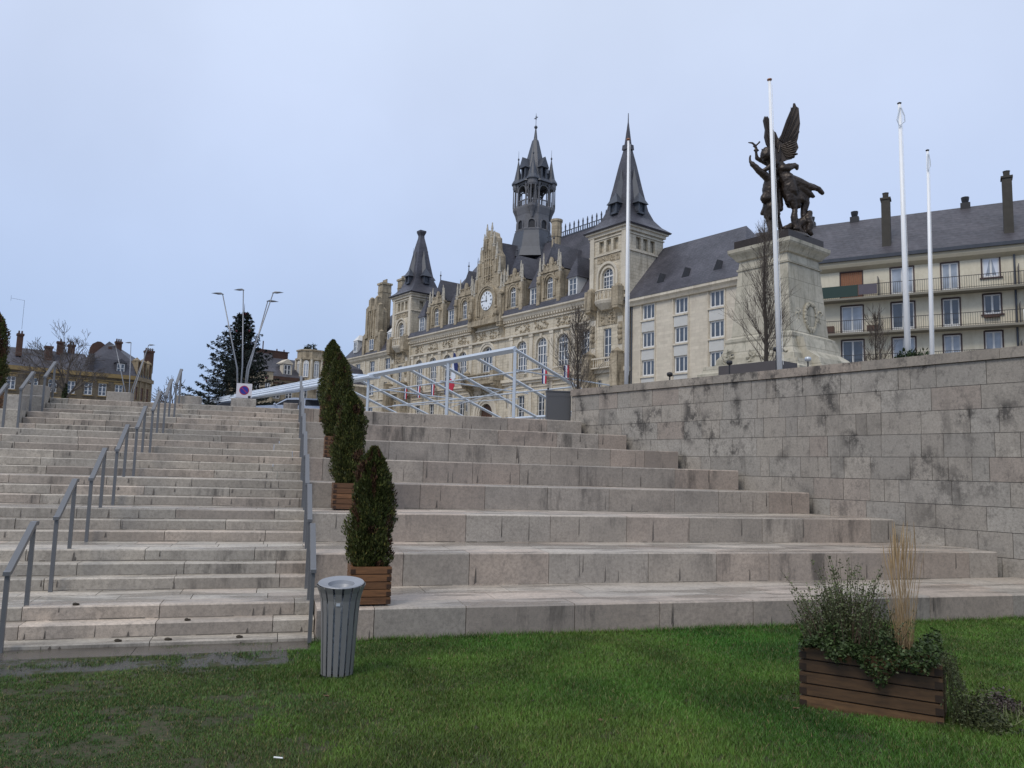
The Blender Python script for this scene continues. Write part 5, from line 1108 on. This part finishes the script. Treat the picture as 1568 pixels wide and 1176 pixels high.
def oldhouse():
    zb=6.5; P=Vector((-58.93,122,zb)); rz=facerz(52); root=thing('corner_house','old yellow brown brick house with slate mansard roof and brick chimneys at the far left','house',P,rz,None,True)
    wx=(-2.07,-4.35,-6.28,-8.6,-11.0,-13.4,-16.2,-19,-22); holes=[(x-.55,x+.55,z,z+1.9,0) for x in wx for z in (11.9,8.3)]
    m=MB(); wallf(m,-32,0,6,15.0,holes,0,.3); m.box(-32,-.5,.6,9,6,14.9); m.build('wall',OLDB,root)
    for h in holes: window(root,(h[0]+h[1])/2,h[2],h[3],1.1,False,.15,2,3,fr=.1)
    m=MB(); m.box(-32,.2,-.35,.02,14.75,15.35); m.box(-32,.1,-.12,.02,14.2,14.35); m.box(-32,.05,-.15,.02,11.0,11.25)
    for h in holes: m.box(h[0]-.2,h[1]+.2,-.1,.02,h[3],h[3]+.3); m.box(h[0]-.15,h[1]+.15,-.14,.02,h[2]-.15,h[2])
    m.build('cornice',plain('ochre_cornice',(.24,.17,.075),.9,0,.3),root)
    # right hand face, turned along the view
    a=R_(-52); M=Matrix.Rotation(R_(52),4,'Z'); m=MB(); m.M=M; hs=[(x-.42,x+.42,11.7,13.8,0) for x in (1.0,2.9,4.8)]+[(x-.42,x+.42,8,10,0) for x in (1.0,2.9,4.8)]; wallf(m,0,5.9,6,15.0,hs,0,.3); m.M=None; m.build('end_wall',OLDY,root)
    for h in hs: window(root,(h[0]+h[1])/2,h[2],h[3],.84,False,.15,2,2,M=M,fr=.07,fm=SHUT)
    m=MB(); m.M=M; m.box(-.2,6.1,-.3,.02,14.75,15.35); m.box(-.1,6,-.12,.02,11.0,11.3)
    for x in (.15,1.95,3.85,5.7): m.box(x-.22,x+.22,-.14,.02,11.3,14.7)
    m.M=None; m.build('end_trim',OLDY,root)
    m=MB(); m.M=M
    for x in (1.0,2.9,4.8): m.box(x-.6,x-.4,-.2,1.4,15.3,17.7); m.box(x+.4,x+.6,-.2,1.4,15.3,17.7); m.lathe([(.7,17.7),(.75,17.9),(.3,18.2),(.1,18.4)],cx=x,cy=.3,n=8,sq=.9)
    m.M=None; m.build('stone_dormer',OLDY,root)
    for x in (1.0,2.9,4.8): window(root,x,15.4,17.6,.8,False,.1,2,2,M=M,fr=.07,fm=SHUT)
    # mansard over the right part, lower pitched roof to the left
    m=MB(); c,s=math.cos(R_(52)),math.sin(R_(52)); e5=(5.9*c,5.9*s)
    vs=[(-6.6,-.2,15.35),(.15,-.2,15.35),(e5[0]+.1,e5[1]-.1,15.35),(-6.6,9,15.35),(-6.2,.9,17.75),(-.35,.9,17.75),(e5[0]-.9,e5[1]+.2,17.75),(-6.2,8,17.75),(-3.2,4,20.9)]
    m.add(vs,[(0,1,5,4),(1,2,6,5),(2,3,7,6),(3,0,4,7),(4,5,8),(5,6,8),(6,7,8),(7,4,8)]); m.build('mansard_roof',SLATE,root)
    m=MB(); m.add([(-32,-.3,15.35),(-5.6,-.3,15.35),(-6.4,4.4,18.5),(-32,4.4,18.5),(-32,9,15.35),(-5.6,9,15.35)],[(0,1,2,3),(3,2,5,4),(1,5,2)]); rf=m.build('roof',SLATE,root)
    m=MB(); m.box(-2.75,-2.6,.0,1.2,15.5,17.2); m.box(-1.5,-1.35,.0,1.2,15.5,17.2); m.add([(-2.95,-.1,17.2),(-1.15,-.1,17.2),(-2.05,-.1,17.9),(-2.95,2,17.2),(-1.15,2,17.2),(-2.05,2,17.9)],[(0,1,2),(1,4,5,2),(0,2,5,3),(0,3,4,1)]); m.build('dormer',plain('dormer_lead',(.05,.05,.06),.6),rf); window(root,-2.05,15.6,17.1,1.1,False,.1,2,2,fr=.1)
    def ch(x,y,z0,z1,w_,d,pots=3,mat=BRICKR):
        m=MB(); m.box(x-w_/2,x+w_/2,y-d/2,y+d/2,z0,z1-.3); m.box(x-w_/2-.1,x+w_/2+.1,y-d/2-.1,y+d/2+.1,z1-.3,z1)
        for k in range(pots): m.lathe([(.13,z1),(.1,z1+.45)],cx=x-w_/2+(k+.5)*w_/pots,cy=y,n=6)
        m.build('chimney',mat,rf)
    ch(-2.0,3.2,18.0,20.9,.9,.6); ch(3.0,5.0,16.5,20.2,1.3,1.0,4); ch(-9.9,3.9,17.0,20.0,.9,.7,1); ch(-8.3,4.6,17.5,19.8,.9,.7,2); ch(-15.4,2.2,17,20.3,.75,.8,2); ch(-11.6,2.4,16,18.9,.9,1.3,0)
    m=MB(); pts=[(-6.1,17.5),(-3.4,17.5),(-3.4,19.6),(-3.9,20.2),(-4.5,20.6),(-5.0,20.6),(-5.6,20.2),(-5.9,19.6)]; m.prism_y(pts,3.3,3.9); m.box(-3.5,-3.0,2.6,3.9,16.5,19.9); m.build('round_gable_wall',BRICKR,root)
    m=MB(); m.box(-6.35,-5.8,-.1,1.8,15.4,18.2); m.build('fire_wall',plain('dark_render',(.05,.045,.05),.8),root)
    m=MB(); m.tube([(-15.3,2.2,21),(-15.3,2.2,25.3)],.018,4); m.tube([(-15.3,2.2,25.3),(-17.0,2.2,25.4)],.015,4); m.tube([(-17,2.2,25.0),(-17,2.2,25.8)],.015,4); m.build('aerial',DARKM,rf)
oldhouse()
def midhouse():
    zb=7.0; P=Vector((-34.6,120,zb)); rz=facerz(50); root=thing('old_townhouse','old townhouse with slate roofs, red brick party walls and stone corner turret beyond the marquee','house',P,rz,None,True)
    m=MB(); hs=[(x-.55,x+.55,z,z+1.9,0) for x in (-3.5,-1.5,.5,3.0,5.6,8.2,10.8) for z in (12.2,8.6)]; wallf(m,-6,14,6.5,15.3,hs,0,.3); m.box(-6,14,.6,9,6.5,15.2); m.build('wall',TOWND,root)
    for h in hs: window(root,(h[0]+h[1])/2,h[2],h[3],1.1,False,.15,2,3,fr=.1)
    m=MB(); m.box(-6.2,1.9,-.3,.02,15.1,15.6); m.box(-6.2,1.9,-.2,.02,14.5,14.7); m.build('brick_cornice',BRICKR,root)
    m=MB(); m.add([(-6.2,-.3,15.6),(14,-.3,15.6),(14,4.6,19.0),(-6.2,4.6,19.0),(14,9.3,15.6),(-6.2,9.3,15.6)],[(0,1,2,3),(3,2,4,5)]); rf=m.build('roof',SLATE,root)
    # tall slate roof with brick party walls
    m=MB(); m.add([(-5.9,.5,15.7),(-2.3,.5,15.7),(-.5,4.8,19.6),(-4.6,4.8,19.6),(-2.3,8,15.7),(-5.9,8,15.7)],[(0,1,2,3),(1,4,2),(3,2,4,5),(0,3,5)]); m.build('steep_roof',SLATE,rf)
    m=MB(); m.box(-4.5,2.2,5.0,5.5,17.6,20.1); m.box(-4.7,2.4,4.95,5.55,20.1,20.25); m.box(-2.0,-1.85,5.2,5.3,20.2,21.6)
    for x in (-3.8,-2.7,.4,1.6): m.lathe([(.12,20.25),(.1,20.6)],cx=x,cy=5.25,n=6)
    m.build('party_wall',BRICKR,rf)
    m=MB(); 
    for s in (-.75,.6): m.box(.2+s,.2+s+.16,.4,1.5,15.9,17.7)
    m.box(-.7,1.05,.3,1.8,17.7,17.85); m.add([(-.75,.3,17.85),(1.1,.3,17.85),(.2,.3,18.5),(-.75,2.6,17.85),(1.1,2.6,17.85),(.2,2.6,18.5)],[(0,1,2),(1,4,5,2),(0,2,5,3)]); m.build('dormer',TRIM,rf); window(root,.2,16.0,17.6,1.1,False,.5,2,2,fr=.12)
    t=MB(); t.lathe([(2.35,14.9),(2.35,15.6),(2.2,15.7),(2.2,18.5),(2.45,18.7),(2.45,18.95),(2.15,19.0),(2.15,20.0),(2.35,20.1),(2.35,20.3),(1.9,20.3)],cx=4.4,cy=1.2,n=8,rot=math.pi/8); tu=t.build('turret',TOWND,root)
    for k in (-2,-1,0,1):
        M=Matrix.Translation((4.4,1.2,0))@Matrix.Rotation(k*math.pi/4,4,'Z'); window(root,0,15.9,18.1,.85,True,-2.06,2,2,M=M,fr=.11,g=GLASSC)
    m=MB()
    for k in range(8): a=k*math.pi/4+math.pi/8; m.lathe([(.22,15.6),(.2,18.5),(.28,18.7)],cx=4.4+2.25*math.cos(a),cy=1.2+2.25*math.sin(a),n=6)
    m.build('turret_columns',TRIM,tu)
    m=MB(); m.add([(6.4,-.2,15.6),(14,-.2,15.6),(13.4,.9,18.2),(6.6,.9,18.2),(13.4,8,18.2),(6.6,8,18.2),(10,4.5,20.6)],[(0,1,2,3),(3,2,6),(2,4,6),(4,5,6),(5,3,6)]); m.build('mansard_roof',SLATE,rf)
    p=Matrix.Translation((P.x,P.y,0))@Matrix.Rotation(rz,4,'Z')@Vector((5.2,3.5,20.0))
    shrub('rooftop_tree','dark round topped little tree rising above the corner turret',(p.x,p.y,p.z),(1.2,1.0,1.9),330,13,.42,(.02,.028,.018))
    # dim flats seen through the spruce
    P2=Vector((-37.3,112,6.3)); r2=thing('far_house','grey old house front half hidden behind the christmas tree','house',P2,facerz(60),None,True)
    m=MB(); hs=[(x-.4,x+.4,z,z+1.7,0) for x in (.8,2.3) for z in (12.3,9)]; wallf(m,0,3.0,6,15.6,hs,0,.3); m.box(0,3.0,.6,5,6,15.5); m.build('wall',TOWND,r2)
    for h in hs: window(r2,(h[0]+h[1])/2,h[2],h[3],.8,False,.15,2,2,fr=.12)
    m=MB(); hiproof(m,-.2,3.2,-.2,5.2,15.6,18.0,1.2,1.8,2.5); m.build('roof',SLATE,r2)
midhouse()
# ---- monument
def monument():
    a=R_(-38); D=Vector((math.sin(a),math.cos(a),0)); E=Vector((math.cos(a),-math.sin(a),0)); corner=Vector((11.47,32,0)); c=corner+D*1.46+E*1.40; zb=4.36
    rz=math.atan2(-D.y,-D.x); root=thing('memorial_pedestal','tall tapering stone pedestal with moulded cap and carved wreath carrying the bronze group','monument',(c.x,c.y,zb),rz,None,True)
    def fr(m,lv): # square frustum stack (half,z)
        m.lathe([(h*1.41421,z) for h,z in lv],n=4,rot=math.pi/4)
    m=MB(); fr(m,[(3.3,4.2),(3.3,5.1),(3.25,5.15)]); fr(m,[(2.9,5.1),(2.9,5.9),(2.85,5.95)]); fr(m,[(2.5,5.9),(2.5,6.55),(2.35,6.65),(2.3,6.9)]); m.build('steps',PEDS,root)
    m=MB(); fr(m,[(1.95,6.9),(1.92,7.2),(1.75,7.45),(1.62,7.9),(1.66,7.98),(1.66,8.1),(1.48,8.2)]); m.build('plinth',PEDS,root)
    m=MB()
    for sx in (-1,1):
        m.prism_y([(sx*1.6,6.6),(sx*2.75,6.6),(sx*2.6,7.0),(sx*2.1,7.35),(sx*1.95,7.9),(sx*1.6,7.95)][::(1 if sx>0 else -1)],-1.3,1.3)
    relief(m,-1.5,1.5,6.8,7.7,-1.9,12,.14,24); m.build('side_blocks',PEDS,root)
    m=MB(); fr(m,[(1.46,8.15),(1.24,11.15),(1.24,11.2),(1.29,11.2),(1.29,11.28),(1.23,11.28),(1.20,11.62),(1.30,11.66),(1.36,11.76),(1.44,11.86),(1.53,11.95),(1.56,12.0),(1.57,12.16)]); sh=m.build('shaft',PEDS,root)
    # carved wreath and weathered relief on the right face
    m=MB(); m.M=Matrix.Rotation(R_(90),4,'Z')@Matrix.Translation((.1,-1.42,0)); N=22
    pts=[(.42*math.cos(2*math.pi*k/N),-.0+.0,8.98+.58*math.sin(2*math.pi*k/N)) for k in range(N+1)]; m.tube(pts,.085,6)
    for k in range(60): b=k*.41; m.ell((.42*math.cos(b)*random.Random(k).uniform(.85,1.15),-.05,8.98+.58*math.sin(b)*random.Random(k+9).uniform(.85,1.15)),(.07,.06,.07),5,4)
    m.prism_y([(.31*math.cos(2*math.pi*k/18),8.98+.46*math.sin(2*math.pi*k/18)) for k in range(18)],-.05,.1)
    relief(m,-1.1,-.5,8.4,9.4,.06,33,.05,16,.7); relief(m,.5,1.2,8.4,9.4,.06,34,.05,18,.7); m.M=None; m.build('wreath',PEDS,sh)
    zt=12.16; root2=thing('bronze_statue','dark bronze group of a winged figure with laurel above a striding soldier on the pedestal','statue',(c.x,c.y,zt),0)
    m=MB(); m.M=Matrix.Rotation(rz,4,'Z'); m.box(-1.36,1.36,-1.36,1.36,0,.40); m.M=None; m.lathe([(1.35,.38),(1.25,.52),(.95,.68),(.4,.82)],cx=.1,n=14); m.build('bronze_base',BRONZE,root2)
    def q(X,Y,y=0): return Vector(((X-355)*.00551+.2,y,(1117-Y)*.005765+.80))
    BF=1.32
    def body(name,chains,vox=.030):
        b=bmesh.new()
        for ch in chains:
            for i,(p,r) in enumerate([(a_,b_*BF) for a_,b_ in ch]):
                bmesh.ops.create_icosphere(b,subdivisions=2,radius=r,matrix=Matrix.Translation(p))
                if i:
                    p0,r0=ch[i-1][0],ch[i-1][1]*BF; d=p-p0; L=d.length
                    if L>1e-4: bmesh.ops.create_cone(b,cap_ends=True,segments=12,radius1=r0,radius2=r,depth=L,matrix=Matrix.Translation((p+p0)/2)@d.to_track_quat('Z','Y').to_matrix().to_4x4())
        me=bpy.data.meshes.new(name); b.to_mesh(me); b.free(); me.materials.append(BRONZE); o=link(name,me,root2)
        rm=o.modifiers.new('r','REMESH'); rm.mode='VOXEL'; rm.voxel_size=vox; rm.use_smooth_shade=True; s=o.modifiers.new('s','SMOOTH'); s.iterations=3; s.factor=.5
        tx=bpy.data.textures.new('folds','CLOUDS'); tx.noise_scale=.10; dm=o.modifiers.new('d','DISPLACE'); dm.texture=tx; dm.strength=.035; dm.mid_level=.5
        return o
    ch=[]
    # winged figure leaning to the left: head, neck, torso
    ch.append([(q(215,505,-.15),.20),(q(222,480,-.15),.19)]); ch.append([(q(235,530,-.12),.11),(q(262,560,-.06),.11),(q(300,590),.24)])
    ch.append([(q(285,580,0),.20),(q(330,590,.05),.25),(q(360,640,.05),.22),(q(395,700,0),.27)])
    for i in range(13):  # face features: nose, chin, crown rays
        pass
    ch.append([(q(180,512,-.2),.035),(q(172,520,-.2),.03)]); ch.append([(q(198,545,-.18),.06),(q(205,535,-.16),.09)])
    for X,Y in ((180,455),(205,448),(232,452),(256,470),(262,492)): ch.append([(q(215+(X-215)*.6,500+(Y-500)*.6,-.15),.05),(q(X,Y,-.15),.02)])
    # near arm down to the soldier's arm, far arm raised with laurel
    ch.append([(q(285,570,-.25),.13),(q(240,605,-.35),.10),(q(205,630,-.38),.075),(q(175,645,-.36),.06)])
    ch.append([(q(260,545,.2),.12),(q(205,520,.25),.085),(q(163,500,.25),.07),(q(158,470,.22),.05),(q(155,440,.2),.05)])
    ch.append([(q(155,440,.2),.04),(q(152,405,.2),.03),(q(170,385,.2),.03),(q(184,370,.2),.035)]); ch.append([(q(152,405,.2),.035),(q(125,380,.2),.04),(q(90,378,.2),.02)]); ch.append([(q(158,420,.2),.04),(q(130,408,.2),.02)]); ch.append([(q(155,436,.2),.05),(q(178,440,.2),.025)]); ch.append([(q(150,438,.2),.05),(q(134,440,.2),.02)])
    # skirt: folds as long tapering tubes from waist to hem
    r=random.Random(4)
    for X1,Y1,rr in ((395,860,.14),(420,880,.15),(445,905,.14),(475,890,.14),(505,850,.14),(530,800,.13),(560,760,.12),(600,760,.10),(600,820,.08),(565,830,.08)):
        ch.append([(q(395,680,r.uniform(-.12,.12)),.20),(q((395+X1)/2+r.uniform(-8,8),(680+Y1)/2,r.uniform(-.22,.2)),.20),(q(X1,Y1,r.uniform(-.2,.2)),rr*.8)])
    ch.append([(q(500,700),.12),(q(560,730),.12),(q(620,745),.10),(q(650,755),.09),(q(680,785),.075)])
    ch.append([(q(350,610,-.2),.12),(q(390,610,-.2),.12),(q(430,590,-.15),.08),(q(470,580,-.1),.07),(q(470,605,-.1),.05)]); ch.append([(q(395,575,-.1),.06),(q(460,562,-.05),.05)])
    ch.append([(q(440,760),.2),(q(470,850,-.05),.15),(q(480,900,-.05),.09)]); ch.append([(q(470,760,.05),.2),(q(520,830,.05),.16),(q(545,870,.05),.10)]); ch.append([(q(400,750,-.1),.2),(q(425,850,-.1),.15),(q(435,905,-.1),.10)])
    # legs and feet
    ch.append([(q(430,850,-.08),.16),(q(448,930,-.1),.085),(q(440,990,-.1),.12),(q(445,1050,-.12),.10),(q(460,1085,-.15),.09),(q(435,1090,-.25),.06)])
    ch.append([(q(540,800,.1),.16),(q(545,870,.1),.15),(q(530,950,.1),.10),(q(535,1040,.1),.10),(q(540,1110,.08),.08)])
    body('winged_figure',ch)
    # soldier
    ch=[]
    ch.append([(q(275,640,-.1),.15),(q(276,625,-.1),.17)]); ch.append([(q(270,670,-.1),.10),(q(260,710,-.05),.24),(q(255,770),.27),(q(262,840),.25)])
    ch.append([(q(235,700,-.15),.14),(q(195,670,-.25),.13),(q(150,645,-.32),.115),(q(115,610,-.33),.095),(q(92,590,-.33),.085),(q(78,575,-.33),.05),(q(72,545,-.33),.035),(q(78,525,-.33),.03)])
    for X in (70,84,96): ch.append([(q(88,592,-.33),.05),(q(X,575,-.36),.025)])
    ch.append([(q(300,710,.1),.14),(q(330,740,.2),.12),(q(340,800,.22),.12),(q(345,880,.2),.12),(q(345,915,.15),.10)])
    for X1,Y1 in ((195,970),(215,1000),(240,1015),(265,1020),(290,1010),(310,985)): ch.append([(q(262,830,r.uniform(-.1,.1)),.22),(q((262+X1)/2,920,r.uniform(-.2,.15)),.17),(q(X1,Y1-12,r.uniform(-.2,.2)),.085)])
    ch.append([(q(205,830,-.25),.13),(q(190,860,-.28),.14),(q(225,855,-.3),.13),(q(190,880,-.25),.09)])
    ch.append([(q(240,990,-.05),.13),(q(245,1050,-.05),.10),(q(255,1095,-.05),.08),(q(235,1112,-.22),.06)]); ch.append([(q(305,970,.1),.13),(q(335,1040,.15),.095),(q(350,1085,.15),.08),(q(340,1105,.0),.06)])
    body('soldier',ch)
    ch=[]; ch.append([(q(380,1075,.05),.11),(q(430,1060,.15),.16),(q(490,1040,.2),.20),(q(540,1010,.15),.19),(q(565,975,.1),.15),(q(580,945,.1),.11)])
    ch.append([(q(560,1000,.0),.14),(q(575,1040,-.05),.12),(q(560,1090,-.05),.11),(q(575,1115,-.05),.10)]); ch.append([(q(545,860,.1),.13),(q(565,870,.1),.07)]); ch.append([(q(470,1010,.1),.12),(q(490,1090,.0),.11),(q(520,1115,.0),.10)])
    body('crouching_figure',ch)
    def wing(name,outl,y0,yaw,rows):
        m=MB(); m.M=Matrix.Translation(q(350,540,y0))@Matrix.Rotation(yaw,4,'Z')@Matrix.Translation(-q(350,540,y0))
        p=[q(X,Y,y0) for X,Y in outl]; m.prism_y([(a.x,a.z) for a in p],y0-.05,y0+.05)
        for X0,Y0,X1,Y1,w0 in rows: # feathers
            a,b=q(X0,Y0,y0-.07),q(X1,Y1,y0-.05); mid=a.lerp(b,.6); m.tube([a,mid,b],[w0*.7,w0,w0*.35],5); a,b=q(X0,Y0,y0+.07),q(X1,Y1,y0+.05); m.tube([a,a.lerp(b,.6),b],[w0*.7,w0,w0*.35],5)
        m.build(name,BRONZE,root2)
    ro=[(335,350),(400,250),(430,160),(437,92),(446,118),(455,66),(470,66),(480,95),(498,110),(507,240),(490,350),(480,385),(492,430),(468,470),(440,515),(405,520),(375,530),(355,548),(330,530),(325,420)]
    rf_=[(350,360,447,100,.055),(360,370,463,75,.055),(372,380,482,100,.055),(385,395,497,150,.05),(395,405,504,230,.05),(400,420,500,300,.05)]+[(370+8*i,400+14*i,475+r.uniform(-14,14),360+20*i,.045) for i in range(8)]+[(350+6*i,420+12*i,425+r.uniform(-10,10)+5*i,400+15*i,.045) for i in range(8)]
    wing('wing',ro,.16,R_(-18),rf_)
    lo=[(300,560),(270,455),(235,410),(218,350),(226,290),(210,215),(222,182),(232,195),(240,180),(262,205),(275,240),(285,300),(315,305),(335,350),(358,400),(356,510),(330,560)]
    lf_=[(300,420,222,190,.05),(305,420,240,185,.05),(312,420,262,210,.05),(320,430,275,260,.045),(325,430,300,300,.045),(300,440,235,330,.05),(300,460,240,380,.05),(310,480,260,430,.05),(330,440,335,350,.045),(335,470,352,400,.045)]
    wing('wing',[(X-14,Y) for X,Y in lo],.05,R_(10),[(a_-14,b_,c_-14,d_,e_) for a_,b_,c_,d_,e_ in lf_])
monument()
